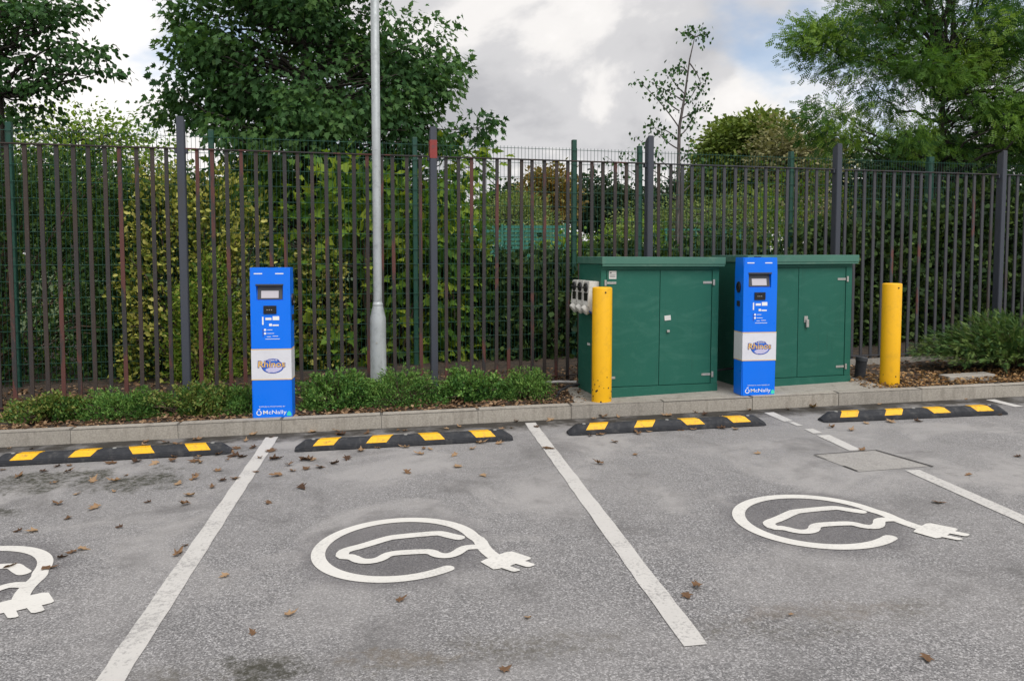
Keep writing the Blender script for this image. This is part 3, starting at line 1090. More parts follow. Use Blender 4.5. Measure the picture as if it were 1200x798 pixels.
def make_charger():
    c = empty('ev_charger')
    w, y0 = CW / 2, -CD
    U = lambda f: -w + CW * f                        # across the face
    Zt = lambda f: CH * (1 - f)                      # down from the top
    # body with the screen recess cut into the face
    hx0, hx1, hz0, hz1 = U(0.15), U(0.82), Zt(0.217), Zt(0.111)
    xs, zs = [-w, hx0, hx1, w], [0.0, hz0, hz1, CH]
    bm = bmesh.new()
    g = [[bm.verts.new((x, y0, z)) for x in xs] for z in zs]
    for j in range(3):
        for i in range(3):
            if not (i == 1 and j == 1):
                bm.faces.new((g[j][i], g[j][i + 1], g[j + 1][i + 1], g[j + 1][i]))
    bk = {}
    for i, j in ((0, 0), (1, 0), (2, 0), (3, 0), (0, 1), (0, 2), (0, 3), (3, 1), (3, 2), (3, 3), (1, 3), (2, 3)):
        bk[i, j] = bm.verts.new((xs[i], 0.0, zs[j]))
    loop = [(0, 0), (1, 0), (2, 0), (3, 0), (3, 1), (3, 2), (3, 3), (2, 3), (1, 3), (0, 3), (0, 2), (0, 1)]
    for p, q in zip(loop, loop[1:] + loop[:1]):
        bm.faces.new((g[p[1]][p[0]], bk[p], bk[q], g[q[1]][q[0]]))
    bm.faces.new([bk[p] for p in loop])
    dp = 0.045
    rc = [bm.verts.new((hx0, y0 + dp * 0.35, hz0)), bm.verts.new((hx1, y0 + dp * 0.35, hz0)), bm.verts.new((hx1, y0 + dp, hz1)), bm.verts.new((hx0, y0 + dp, hz1))]
    ho = [g[1][1], g[1][2], g[2][2], g[2][1]]
    for i in range(4):
        bm.faces.new((ho[i], ho[(i + 1) % 4], rc[(i + 1) % 4], rc[i]))
    bm.faces.new(rc)
    bm.verts.ensure_lookup_table()
    vert_edges = [e for e in bm.edges if abs(e.verts[0].co.x - e.verts[1].co.x) < 1e-6 and abs(abs(e.verts[0].co.x) - w) < 1e-6 and abs(e.verts[0].co.y - e.verts[1].co.y) < 1e-6]
    bmesh.ops.bevel(bm, geom=vert_edges, offset=0.012, segments=3, affect='EDGES')
    bm_obj('body', bm, 'blue', c)
    # bezel and screen lie on the tilted back of the recess
    tilt = math.atan2(dp * 0.65, hz1 - hz0)
    n0 = Vector((0, y0 + dp * 0.675, (hz0 + hz1) / 2))
    bz = box('screen_bezel', -0.112, 0.112, -0.004, 0.004, -0.066, 0.066, 'darkgrey', c, 0.002)
    bz.location = n0 + Vector((U(0.485), -0.0045, 0))
    bz.rotation_euler = (-tilt, 0, 0)
    sc = box('screen', -0.078, 0.078, -0.0065, -0.0045, -0.054, 0.014, 'screen', bz)
    box('sun_hood', hx0 - 0.004, hx1 + 0.004, y0 - 0.006, y0 - 0.001, hz1 - 0.010, hz1 + 0.004, 'darkgrey', c)
    rd_ = box('card_reader', U(0.325), U(0.65), y0 - 0.010, y0 - 0.0005, Zt(0.306), Zt(0.251), 'black', c, 0.004)
    for q in range(3):
        poly_plate('contactless_mark', [(U(0.42 + 0.055 * q) + 0.005 * math.cos(a), Zt(0.279) + 0.005 * math.sin(a)) for a in np.linspace(0, 6.0, 8)], y0 - 0.0105, 'steel', rd_, 0.0006)
    # printed instructions
    f = y0 - 0.0006
    for xa, xb in ((0.10, 0.31), (0.63, 0.84)):
        poly_plate('top_mark', [(U(xa), Zt(0.043)), (U(xb), Zt(0.043)), (U(xb), Zt(0.036)), (U(xa), Zt(0.036))], f, 'white', c)
    bar = lambda nm, xa, xb, za, zb, mt='white': poly_plate(nm, [(U(xa), Zt(zb)), (U(xb), Zt(zb)), (U(xb), Zt(za)), (U(xa), Zt(za))], f, mt, c)
    bar('side_strip', 0.285, 0.322, 0.325, 0.378)
    bar('card_mark', 0.37, 0.52, 0.331, 0.347)
    bar('card_mark', 0.55, 0.715, 0.322, 0.348)
    bar('pay_mark', 0.46, 0.53, 0.371, 0.387)
    bar('pay_mark', 0.545, 0.70, 0.377, 0.387)
    for xa, xb, zf in ((0.41, 0.54, 0.4105), (0.41, 0.58, 0.4345), (0.40, 0.50, 0.456), (0.54, 0.68, 0.453), (0.36, 0.72, 0.4715)):
        bar('instruction_line', xa, xb, zf, zf + 0.0032)
    for zf in (0.412, 0.436):
        poly_plate('step_dot', [(U(0.355) + 0.011 * math.cos(a), Zt(zf) + 0.011 * math.sin(a)) for a in np.linspace(0, 2 * math.pi, 12, endpoint=False)], f, 'white', c)
    poly_plate('step_strip', [(U(0.295), Zt(0.458)), (U(0.315), Zt(0.458)), (U(0.315), Zt(0.405)), (U(0.295), Zt(0.405))], f, 'navy', c)
    # white band that wraps the front and both sides
    bd = box('band', -w - 0.0012, w + 0.0012, y0 - 0.0012, -0.004, Zt(0.747), Zt(0.539), 'band', c, 0.0)
    for zf in (0.5415, 0.7445):
        box('band_edge', -w - 0.0022, w + 0.0022, y0 - 0.0022, -0.006, Zt(zf) - 0.0035, Zt(zf) + 0.0035, 'gold', bd)
    fb_ = y0 - 0.0022
    ex, ez = U(0.52), Zt(0.650)
    ell = lambda cx, cz, a, b_, n=28: [(cx + a * math.cos(q), cz + b_ * math.sin(q)) for q in np.linspace(0, 2 * math.pi, n, endpoint=False)]
    poly_plate('emblem_oval', ell(ex + 0.004, ez - 0.012, 0.100, 0.062), fb_, 'navy', bd, 0.0006)
    poly_plate('emblem_oval', ell(ex + 0.004, ez - 0.012, 0.094, 0.056), fb_ - 0.0007, 'logo_blue', bd, 0.0006)
    beast = [(-0.052, -0.052), (-0.062, -0.040), (-0.050, -0.028), (-0.030, -0.022), (-0.022, -0.008), (0.004, 0.006), (0.036, 0.006), (0.066, -0.004), (0.092, -0.014), (0.086, -0.030), (0.070, -0.046), (0.040, -0.060), (0.010, -0.066), (-0.012, -0.062), (-0.030, -0.066)]
    poly_plate('emblem_animal', [(ex + x, ez + z) for x, z in beast], fb_ - 0.0014, 'lilac', bd, 0.0006)
    poly_plate('emblem_scroll', [(ex - 0.060, ez + 0.046), (ex - 0.030, ez + 0.060), (ex + 0.010, ez + 0.064), (ex + 0.050, ez + 0.058), (ex + 0.066, ez + 0.044), (ex + 0.060, ez + 0.034), (ex - 0.054, ez + 0.034)], fb_ - 0.0002, 'navy', bd, 0.0006)
    text_plate('emblem_lettering', 'LEEDS', ex + 0.004, ez + 0.049, 0.085, 0.014, fb_ - 0.001, 'white', bd, 0.01)
    text_plate('emblem_lettering', 'Rhinos', ex - 0.006, ez + 0.013, 0.250, 0.066, fb_ - 0.0021, 'navy', bd, 0.05, 0.05)
    text_plate('emblem_lettering', 'Rhinos', ex - 0.006, ez + 0.013, 0.240, 0.056, fb_ - 0.0034, 'gold', bd, 0.02, 0.05)
    # maker's mark at the foot
    text_plate('supplier_line', 'SUPPLIED & MAINTAINED BY', U(0.50), Zt(0.926), 0.235, 0.0095, f, 'white', c)
    text_plate('maker_lettering', 'McNally', U(0.565), Zt(0.968), 0.212, 0.046, f, 'white', c, 0.004)
    outer = [(U(0.165) + 0.024 * math.cos(q), Zt(0.968) + 0.023 * math.sin(q)) for q in np.linspace(R(110), R(430), 20)]
    inner = [(U(0.165) + 0.0165 * math.cos(q), Zt(0.968) + 0.0155 * math.sin(q)) for q in np.linspace(R(430), R(110), 20)]
    poly_plate('maker_mark', outer + inner, f, 'white', c)
    poly_plate('maker_mark', [(U(0.165) - 0.012, Zt(0.945)), (U(0.165) + 0.006, Zt(0.949)), (U(0.165) + 0.014, Zt(0.937)), (U(0.165) + 0.002, Zt(0.941))], f, 'white', c)
    poly_plate('green_mark', [(U(0.87), Zt(0.990)), (U(0.98), Zt(0.990)), (U(0.98), Zt(0.975)), (U(0.945), Zt(0.960)), (U(0.905), Zt(0.960)), (U(0.87), Zt(0.975))], f, 'mint', c)
    # connector inlets on both sides
    for sd in (-1, 1):
        g1 = lathe_bm([(0.042, 0), (0.042, 0.012), (0.032, 0.018), (0.030, 0.006), (0.0, 0.006)], 22, False)
        o1 = bm_obj('connector_socket', g1, 'black', c)
        o1.rotation_euler = (0, R(90) * sd, 0)
        o1.scale = (1.35, 1, 1)
        o1.location = (sd * w, y0 / 2, Zt(0.215))
        box('fuse_box', sd * w - 0.012, sd * w + 0.012, y0 / 2 - 0.026, y0 / 2 + 0.026, Zt(0.355), Zt(0.315), 'black', c, 0.005)
    box('roof_sensor', -0.03, 0.03, -CD * 0.75, -CD * 0.55, CH + 0.0005, CH + 0.010, 'black', c, 0.003)
    return c


chA = make_charger()
chB = copy_thing(chA)
fx = np.array([(-2.397 - 2.054) / 2, (7.045 + 7.089) / 2]) + KN * CD
chA.location = (fx[0], fx[1], gz(fx[0]) + UP)
chA.rotation_euler = (0, 0, R(7.4))
tag(chA, 'blue car charger standing alone among low shrubs left of the lamp post', 'car charger', 'blue charging posts')
fx = np.array([(2.305 + 2.676) / 2, (7.671 + 7.726) / 2]) + KN * CD
chB.location = (fx[0], fx[1], gz(fx[0]) + UP)
chB.rotation_euler = (0, 0, R(8.4))
tag(chB, 'blue car charger in front of the right green cabinet', 'car charger', 'blue charging posts')


# ------------------------------------------------------------------ rubber wheel stops
def make_stop():
    c = empty('wheel_stop')
    L = 1.83
    prof = [(0.0, 0.0), (0.005, 0.040), (0.052, 0.082), (0.108, 0.082), (0.148, 0.040), (0.152, 0.0)]
    xs = [0.0, 0.030, 0.085, L - 0.085, L - 0.030, L]
    hs = [0.30, 0.55, 1.0, 1.0, 0.55, 0.30]
    bm = bmesh.new()
    rings = []
    for x, h in zip(xs, hs):
        inset = 0.018 if h < 0.5 else 0.0
        rings.append([bm.verts.new((x, (0.076 + (y - 0.076) * (1 - inset / 0.076)), z * h)) for y, z in prof])
    for a, b_ in zip(rings, rings[1:]):
        for i in range(len(prof)):
            j = (i + 1) % len(prof)
            bm.faces.new((a[i], b_[i], b_[j], a[j]))
    bm.faces.new(rings[0])
    bm.faces.new(rings[-1][::-1])
    bmesh.ops.bevel(bm, geom=[e for e in bm.edges if e.calc_length() > 0.5], offset=0.006, segments=2, affect='EDGES')
    bm_obj('rubber_body', bm, 'rubber', c)
    nrm = Vector((0, -0.042, 0.047)).normalized()
    for cx, sk in ((0.265, 0.030), (0.700, 0.030), (1.130, -0.030), (1.565, -0.030)):
        wd = 0.084
        p0, p1, p2 = Vector((0, 0.0085, 0.0425)), Vector((0, 0.052, 0.0825)), Vector((0, 0.1075, 0.0830))
        V = []
        for q, s_ in ((p0, -1.0), (p1, 0.35), (p2, 1.0)):
            for sg in (-1, 1):
                V.append(Vector((cx + sg * wd + sk * s_, q.y, q.z)) + nrm * 0.0015)
        V += [v - nrm * 0.004 for v in V]
        F = [(0, 1, 3, 2), (2, 3, 5, 4), (0, 6, 7, 1), (4, 5, 11, 10), (0, 2, 8, 6), (2, 4, 10, 8), (1, 7, 9, 3), (3, 9, 11, 5)]
        mesh_obj('yellow_panel', V, F, 'stop_yellow', c)
    for cx in (0.15, 0.915, 1.68):
        o = bm_obj('fixing_bolt', lathe_bm([(0.016, 0), (0.016, 0.004), (0.011, 0.006)], 10), 'steel', c)
        o.location = (cx, 0.080, 0.082)
    return c


stop0 = make_stop()
sl = math.atan(GRADE)
for i, ((x, y), ang, lab) in enumerate((((-4.135, 5.975), 8.4, 'black and yellow rubber wheel stop cut off at the left edge'),
                                        ((-1.800, 6.262), 7.9, 'black and yellow wheel stop in front of the lamp post'),
                                        ((0.503, 6.648), 7.7, 'black and yellow wheel stop in front of the left green cabinet'),
                                        ((2.868, 6.960), 6.2, 'black and yellow wheel stop farthest right, before the lone bollard'))):
    o = stop0 if i == 0 else copy_thing(stop0)
    o.location = (x, y, gz(x) + 0.002)
    o.rotation_euler = (0, -sl, R(ang))
    tag(o, lab, 'wheel stop', 'rubber wheel stops')

# ------------------------------------------------------------------ small things on the verge
pc = tag(empty('pipe_stub', (3.975, 8.72, gz(4.0) + UP - 0.03)), 'short black capped pipe leaning behind the lone yellow bollard', 'pipe')
pc.rotation_euler = (R(-4), R(7), 0)
bm_obj('pipe', lathe_bm([(0.060, 0), (0.060, 0.20), (0.055, 0.21)], 20), 'rubber', pc, False)
bm_obj('cap', lathe_bm([(0.066, 0.205), (0.066, 0.245), (0.058, 0.255), (0.0, 0.258)], 20, False), 'darkgrey', pc, False)
box('foot', -0.16, 0.10, -0.10, 0.10, -0.02, 0.012, 'darkgrey', pc, 0.004)
zc = gz(0.5) + UP
t_ = Tubes()
t_.add([(-0.10, 8.36, zc + 0.03), (0.25, 8.33, zc + 0.055), (0.52, 8.30, zc + 0.075), (0.70, 8.22, zc + 0.085)], [0.016] * 4, 8)
tag(t_.build('conduit', 'pipe'), 'pale conduit lying between the shrubs and the left cabinet', 'conduit')
t_ = Tubes()
t_.add([(0.72, 8.14, zc + 0.075), (0.60, 8.07, zc + 0.07), (0.50, 7.98, zc + 0.03), (0.46, 7.90, zc - 0.02)], [0.012] * 4, 8)
tag(t_.build('cable', 'rubber'), 'black cable looping down beside the left cabinet', 'cable')
t_ = Tubes()
t_.add([(2.19, 8.25, zc + 0.20), (2.30, 8.27, zc + 0.215), (2.42, 8.32, zc + 0.22)], [0.012] * 3, 8)
tag(t_.build('cable', 'rubber'), 'short black cable between the two green cabinets', 'cable')
# broken slab in the leaf litter at the right
sb = box_bm(-0.30, 0.30, -0.10, 0.10, -0.05, 0.035, 0.012)
for v in sb.verts:
    v.co += Vector((0, 0.05 * math.sin(v.co.x * 7), 0.01 * math.sin(v.co.x * 9)))
so = bm_obj('broken_slab', sb, 'apron')
so.location = (5.12, 8.58, gz(5.1) + UP - 0.01)
so.rotation_euler = (0, 0, R(4))
tag(so, 'pale broken concrete slab half buried in leaves by the conifer', 'slab')
# timber edging at the back of the planting on the right
eb = box('edging_board', 0, 2.2, -0.012, 0.012, -0.06, 0.07, 'apron')
eb.location = (3.75, 9.50, gz(4) + UP)
eb.rotation_euler = (0, 0, FA)
tag(eb, 'low grey edging board under the railings right of the cabinets', 'edging')

# ------------------------------------------------------------------ foliage
def tmpl_maple():
    ang = [(-90, 0.0), (-62, 0.30), (-28, 0.50), (-6, 0.27), (20, 0.66), (40, 0.34), (60, 0.46), (76, 0.56), (90, 0.80), (104, 0.56), (120, 0.46), (140, 0.34), (160, 0.66), (186, 0.27), (208, 0.50), (242, 0.30)]
    c = np.array([0, 0.30, 0.0])
    V = [c] + [np.array([r * math.cos(R(a)), 0.30 + r * math.sin(R(a)) if r > 0 else 0.0, 0.0]) for a, r in ang]
    V = np.array(V)
    V[:, 2] = 0.10 * np.abs(V[:, 0]) - 0.22 * np.maximum(0, V[:, 1] - 0.3) ** 1.0 * 0.6
    V[1] = (0, 0, 0)
    n = len(ang)
    F = [(0, 1 + i, 1 + (i + 1) % n) for i in range(n)]
    return V, np.array(F)


def tmpl_oval(w=0.30, fold=0.10):
    V = np.array([(0, 0, 0), (w * 0.9, 0.30, fold), (w, 0.55, fold), (0, 1.0, -0.08), (-w, 0.55, fold), (-w * 0.9, 0.30, fold), (0, 0.45, 0)], float)
    F = [(6, 0, 1), (6, 1, 2), (6, 2, 3), (6, 3, 4), (6, 4, 5), (6, 5, 0)]
    return V, np.array(F)


def tmpl_diamond(w=0.30):
    V = np.array([(0, 0, 0), (w, 0.45, 0.08), (0, 1, 0), (-w, 0.45, 0.08)], float)
    return V, np.array([(0, 1, 2), (0, 2, 3)])


def tmpl_pinnate(pairs=4, lw=0.085, ll=0.36):
    V, F = [], []
    for i in range(pairs):
        y = 0.16 + 0.80 * i / pairs
        l = ll * (1.0 - 0.35 * abs(i / pairs - 0.4))
        zz = -0.25 * (y ** 2) * 0.5
        for sd in (-1, 1):
            n = len(V)
            V += [(0, y, zz), (sd * l * 0.5, y + 0.035 + lw, zz + 0.01), (sd * l, y + 0.05, zz - 0.02), (sd * l * 0.5, y + 0.035 - lw, zz + 0.01)]
            F += [(n, n + 1, n + 2), (n, n + 2, n + 3)]
    n = len(V)
    V += [(-0.006, 0, 0), (0.006, 0, 0), (0, 1.0, -0.12)]
    F += [(n, n + 1, n + 2)]
    return np.array(V, float), np.array(F)


def tmpl_spray(k=9):
    """Feathery conifer spray: a stem with short needle shoots."""
    r = np.random.default_rng(2)
    V, F = [], []
    for i in range(k):
        y = 0.1 + 0.85 * i / k
        for sd in (-1, 1):
            l = 0.30 * (1.1 - y) + 0.07
            n = len(V)
            zz = float(r.uniform(-0.05, 0.08))
            V += [(0, y - 0.03, 0), (0, y + 0.03, 0), (sd * l * 0.75, y + l * 0.9, zz)]
            F += [(n, n + 1, n + 2)]
    n = len(V)
    V += [(-0.02, 0, 0), (0.02, 0, 0), (0, 1.05, 0.02)]
    F += [(n, n + 1, n + 2)]
    return np.array(V, float), np.array(F)


T_MAPLE, T_OVAL, T_DIA, T_PIN, T_SPRAY = tmpl_maple(), tmpl_oval(), tmpl_diamond(), tmpl_pinnate(), tmpl_spray()
T_ROUND = tmpl_oval(0.42, 0.08)
T_NARROW = tmpl_diamond(0.16)
T_BROAD = tmpl_diamond(0.40)


def unit(a):
    return a / (np.linalg.norm(a, axis=-1, keepdims=True) + 1e-9)


def leaves(name, P, tip, nrm, size, tmpl, mat, parent, g, tint=None):
    TV, TF = tmpl
    Y = unit(tip)
    Z = unit(nrm - (nrm * Y).sum(1, keepdims=True) * Y)
    X = np.cross(Y, Z)
    M = np.stack([X, Y, Z], 1)                      # rows are local axes
    V = np.einsum('kj,njc->nkc', TV, M) * size[:, None, None] + P[:, None, :]
    n, k = len(P), len(TV)
    F = (TF[None] + (np.arange(n) * k)[:, None, None]).reshape(-1, 3)
    if tint is None:
        tint = g.random(n)
    return fast_mesh(name, V.reshape(-1, 3), F, mat, parent, tint=np.repeat(tint, k))


def bezier(a, b, c, n=7):
    t = np.linspace(0, 1, n)[:, None]
    return (1 - t) ** 2 * a + 2 * t * (1 - t) * b + t ** 2 * c


def sample_lobes(lobes, n, g, shell=0.35):
    """Points in a union of ellipsoids, denser towards the outside."""
    L = np.array([l[:3] for l in lobes], float)
    Rr = np.array([l[3:6] for l in lobes], float)
    wt = np.prod(Rr, 1) ** 0.70
    idx = g.choice(len(lobes), n, p=wt / wt.sum())
    d = unit(g.normal(size=(n, 3)))
    r = (shell + (1 - shell) * g.random(n)) ** 0.6
    return L[idx] + d * r[:, None] * Rr[idx], d, idx


def tree(name, label, base, top, lobes, tmpl, mat, g, clusters=120, per=40, spread=0.28, size=(0.10, 0.16), bark='bark', r0=0.14, group=None, tilt=0.55, droop=0.25, lean=(0, 0), limbs=None, cat='tree', branch_r=0.024, tint_patch=0.5, flat=0.7, rough_n=0.42):
    """A tapered trunk, limbs to every leaf cluster, and a crown of separate leaves."""
    base, top = np.array(base, float), np.array(top, float)
    root = empty(name, tuple(base))
    tag(root, label, cat, group)
    mid = (base + top) / 2 + np.array([lean[0], lean[1], 0])
    trunk = bezier(base, mid, top, 14) - base
    tb = Tubes()
    tb.add(trunk, np.linspace(r0, r0 * 0.22, 14) * (1 + 0.35 * np.exp(-np.arange(14) * 1.2)), 9)
    tb.build('trunk', bark, root)
    C, D, idx = sample_lobes(lobes, clusters, g)
    br = Tubes()
    zs = trunk[:, 2] + base[2]
    nl = limbs if limbs is not None else clusters
    for i, c in enumerate(C[:nl]):
        zt = min(max(c[2] - 0.35 * np.linalg.norm(c[:2] - base[:2]) - 0.2, base[2] + 0.25 * (top[2] - base[2])), top[2] * 0.99)
        kk = min(13, max(2, int(np.searchsorted(zs, zt))))
        a = trunk[kk] + base
        m_ = (a + c) / 2 + np.array([0, 0, 0.10 * np.linalg.norm(c - a)]) + g.normal(0, 0.16 * np.linalg.norm(c - a) + 0.03, 3)
        pth = bezier(a, m_, c, 9) - base
        pth[1:-1] += g.normal(0, 0.035, (7, 3))
        rr = branch_r * (0.5 + 0.35 * np.linalg.norm(c - a))
        br.add(pth, np.linspace(rr, 0.004, 9), 4)
    br.build('branches', bark, root)
    n = clusters * per
    ci = np.repeat(np.arange(clusters), per)
    off = np.clip(g.normal(size=(n, 3)), -1.7, 1.7) * np.array([1, 1, flat]) * spread
    P = C[ci] + off
    ctr = np.array([np.mean([l[0] for l in lobes]), np.mean([l[1] for l in lobes]), np.mean([l[2] for l in lobes])])
    outw = unit(P - ctr)
    tip = unit(off) * 0.7 + outw * 0.5 + g.normal(0, 0.35, (n, 3)) + np.array([0, 0, -droop])
    nrm = outw * (1 - tilt) + np.array([0, 0, tilt]) + g.normal(0, rough_n, (n, 3))
    sz = g.uniform(size[0], size[1], n)
    tint = np.clip(g.random(n) * (1 - tint_patch) + g.random(clusters)[ci] * tint_patch, 0, 1)
    cr = leaves('crown', P - base, tip, nrm, sz, tmpl, mat, root, g, tint)
    return root


def mound(name, label, base, dims, tmpl, mat, g, n=4000, size=(0.04, 0.07), cat='shrub', group=None, rz=0.0, boxy=0.35, lumps=10, tip_up=0.3, stems=24, bark='twig', holes=0.25, shoots=0):
    """A shrub or length of hedge: stems from the ground, leaves through the outer part of a lumpy volume."""
    base = np.array(base, float)
    root = empty(name, tuple(base), rz)
    tag(root, label, cat, group)
    w, d, h = dims
    # leaf positions: superellipsoid half-dome with lumps
    k = n * 2
    v = unit(g.normal(size=(k, 3)))
    v[:, 2] = np.abs(v[:, 2]) * 1.0
    q = 2 + boxy * 8
    f = 1 / ((np.abs(v) ** q).sum(1)) ** (1 / q)
    r = (0.30 + 0.70 * g.random(k)) ** 0.45
    ld = unit(g.normal(size=(lumps * 3, 3)))
    lump = np.max(v @ ld.T - 0.90, axis=1)
    amp = 1 + np.clip(lump, -0.25, 0.1) * 1.5
    P = v * (f * r * amp)[:, None]
    # gaps: drop leaves inside random pockets
    ph = g.uniform(0, 6.28, 6)
    gap = np.sin(P[:, 0] * w * 6 + ph[0]) * np.sin(P[:, 1] * d * 6 + ph[1]) + np.sin(P[:, 2] * h * 7 + ph[2]) * np.sin(P[:, 0] * w * 4 + ph[3])
    keep = gap < np.quantile(gap, 1 - holes)
    P, v = P[keep][:n], v[keep][:n]
    m_ = len(P)
    P = P * np.array([w / 2, d / 2, h])
    P += g.normal(0, size[1] * 0.5, P.shape)
    P[:, 2] = np.maximum(P[:, 2], 0.015)
    out = unit(v * np.array([1 / w, 1 / d, 0.7 / h]))
    tip = out * 0.8 + g.normal(0, 0.5, (m_, 3)) + np.array([0, 0, tip_up])
    nrm = out + np.array([0, 0, 0.5]) + g.normal(0, 0.5, (m_, 3))
    patch = 0.5 + 0.5 * np.sin(P[:, 0] * 5 + ph[4]) * np.sin(P[:, 2] * 6 + P[:, 1] * 4 + ph[5])
    tint = np.clip(g.random(m_) * 0.65 + patch * 0.35, 0, 1)
    leaves('foliage', P, tip, nrm, g.uniform(size[0], size[1], m_), tmpl, mat, root, g, tint)
    st_ = Tubes()
    for i in range(stems):
        e = P[g.integers(m_)]
        a = np.array([e[0] * 0.25 + g.normal(0, w * 0.05), e[1] * 0.25, 0])
        st_.add(bezier(a, (a + e) / 2 + np.array([0, 0, 0.2 * h]), e, 5), np.linspace(0.012, 0.003, 5) * max(1, h * 0.8), 4)
    if shoots:
        SP, ST, SN = [], [], []
        for i in range(shoots):
            az = g.uniform(0, 2 * math.pi)
            e = np.array([math.cos(az) * w * 0.5 * g.uniform(0.2, 1.12), math.sin(az) * d * 0.5 * g.uniform(0.2, 1.12), 0])
            rr = math.hypot(e[0] / (w / 2), e[1] / (d / 2))
            e[2] = h * g.uniform(0.75, 1.35) * math.sqrt(max(0.12, 1.15 - rr ** 2 * 0.8))
            a = e * np.array([0.35, 0.35, 0])
            q = bezier(a, a * 0.4 + e * 0.6 + np.array([0, 0, 0.25 * h]), e, 12)
            st_.add(q, np.linspace(0.005, 0.0015, 12), 3)
            tg = np.gradient(q, axis=0)
            for j in range(3, 12):
                for _ in range(5):
                    SP.append(q[j] + g.normal(0, 0.012, 3))
                    ST.append(unit(tg[j]) * 0.8 + g.normal(0, 0.6, 3))
                    SN.append(np.array([0, 0, 1.0]) + g.normal(0, 0.6, 3))
        leaves('shoots', np.array(SP), np.array(ST), np.array(SN), g.uniform(size[0] * 1.1, size[1] * 1.15, len(SP)), tmpl, mat, root, g, np.clip(g.normal(0.7, 0.2, len(SP)), 0, 1))
    st_.build('stems', bark, root)
    return root


G_ = lambda s: np.random.default_rng(s)
MAT['lf_syc'] = leaf_mat('sycamore_leaf', [(0.028, 0.075, 0.028), (0.046, 0.112, 0.038), (0.068, 0.152, 0.048), (0.105, 0.20, 0.058)], 0.38, 0.55)
MAT['lf_syc_low'] = leaf_mat('young_sycamore_leaf', [(0.045, 0.11, 0.022), (0.085, 0.19, 0.030), (0.17, 0.29, 0.038), (0.34, 0.42, 0.05)], 0.42, 0.55)
MAT['lf_alder'] = leaf_mat('alder_leaf', [(0.026, 0.070, 0.024), (0.042, 0.105, 0.032), (0.068, 0.15, 0.042)], 0.28, 0.45)
MAT['lf_hedge'] = leaf_mat('hedge_leaf', [(0.020, 0.050, 0.015), (0.036, 0.080, 0.022), (0.054, 0.11, 0.026), (0.085, 0.15, 0.034)], 0.25, 0.6)
MAT['lf_var'] = leaf_mat('variegated_leaf', [(0.040, 0.090, 0.020), (0.16, 0.20, 0.035), (0.42, 0.42, 0.09), (0.58, 0.55, 0.17)], 0.28, 0.5)
MAT['lf_bright'] = leaf_mat('bright_green_leaf', [(0.060, 0.13, 0.022), (0.12, 0.23, 0.032), (0.20, 0.31, 0.04), (0.30, 0.39, 0.07)], 0.4, 0.5)
MAT['lf_dark'] = leaf_mat('dark_ivy_leaf', [(0.014, 0.034, 0.012), (0.028, 0.062, 0.019), (0.050, 0.096, 0.026), (0.10, 0.155, 0.038)], 0.2, 0.6)
MAT['lf_loc'] = leaf_mat('locust_leaf', [(0.032, 0.088, 0.026), (0.058, 0.14, 0.034), (0.115, 0.23, 0.042), (0.22, 0.35, 0.06)], 0.38, 0.5)
MAT['lf_round'] = leaf_mat('far_tree_leaf', [(0.085, 0.135, 0.030), (0.16, 0.225, 0.050), (0.26, 0.32, 0.085)], 0.25, 0.6)
MAT['lf_dull'] = leaf_mat('greyish_leaf', [(0.15, 0.155, 0.075), (0.24, 0.235, 0.115), (0.32, 0.30, 0.16)], 0.25, 0.6)
MAT['lf_far'] = leaf_mat('far_dark_leaf', [(0.020, 0.042, 0.020), (0.034, 0.062, 0.028), (0.050, 0.080, 0.036)], 0.2, 0.6)
MAT['lf_aut'] = leaf_mat('autumn_leaf', [(0.15, 0.11, 0.035), (0.26, 0.17, 0.045), (0.20, 0.20, 0.06)], 0.25, 0.6)
MAT['lf_willow'] = leaf_mat('willow_leaf', [(0.11, 0.17, 0.055), (0.19, 0.26, 0.085), (0.29, 0.34, 0.12)], 0.3, 0.6)
MAT['lf_low'] = leaf_mat('low_shrub_leaf', [(0.028, 0.078, 0.020), (0.060, 0.15, 0.032), (0.10, 0.215, 0.044), (0.18, 0.30, 0.07)], 0.2, 0.6)
MAT['lf_low_y'] = leaf_mat('yellowing_shrub_leaf', [(0.032, 0.085, 0.020), (0.062, 0.14, 0.030), (0.11, 0.18, 0.038), (0.22, 0.23, 0.06)], 0.2, 0.45)
MAT['lf_con'] = leaf_mat('conifer_spray', [(0.032, 0.078, 0.026), (0.062, 0.13, 0.038), (0.11, 0.20, 0.050), (0.19, 0.27, 0.075)], 0.15, 0.55)

# low evergreen shrubs along the kerb
low = [(-4.40, 7.30, 0.80, 0.55, 0.22, 'lf_low_y', 'yellow-green low shrub at the far left end of the kerb bed', 1900),
       (-3.78, 7.42, 0.95, 0.62, 0.23, 'lf_low', 'spreading low shrub below the left railings, second from the left', 2600),
       (-3.12, 7.50, 0.95, 0.62, 0.25, 'lf_low_y', 'low shrub with some yellow leaves below the variegated bush', 2600),
       (-2.58, 7.56, 0.70, 0.60, 0.22, 'lf_low', 'low shrub touching the left side of the lone charger', 1800),
       (-1.78, 7.74, 0.85, 0.74, 0.31, 'lf_low', 'low shrub between the lone charger and the lamp post', 2800),
       (-1.15, 7.82, 0.85, 0.78, 0.31, 'lf_low', 'low shrub wrapped round the foot of the lamp post', 2800),
       (-0.45, 7.92, 0.80, 0.72, 0.27, 'lf_low', 'low shrub just right of the lamp post', 2400),
       (0.14, 7.98, 0.62, 0.58, 0.25, 'lf_low', 'small bright low shrub nearest the left green cabinet', 1700)]
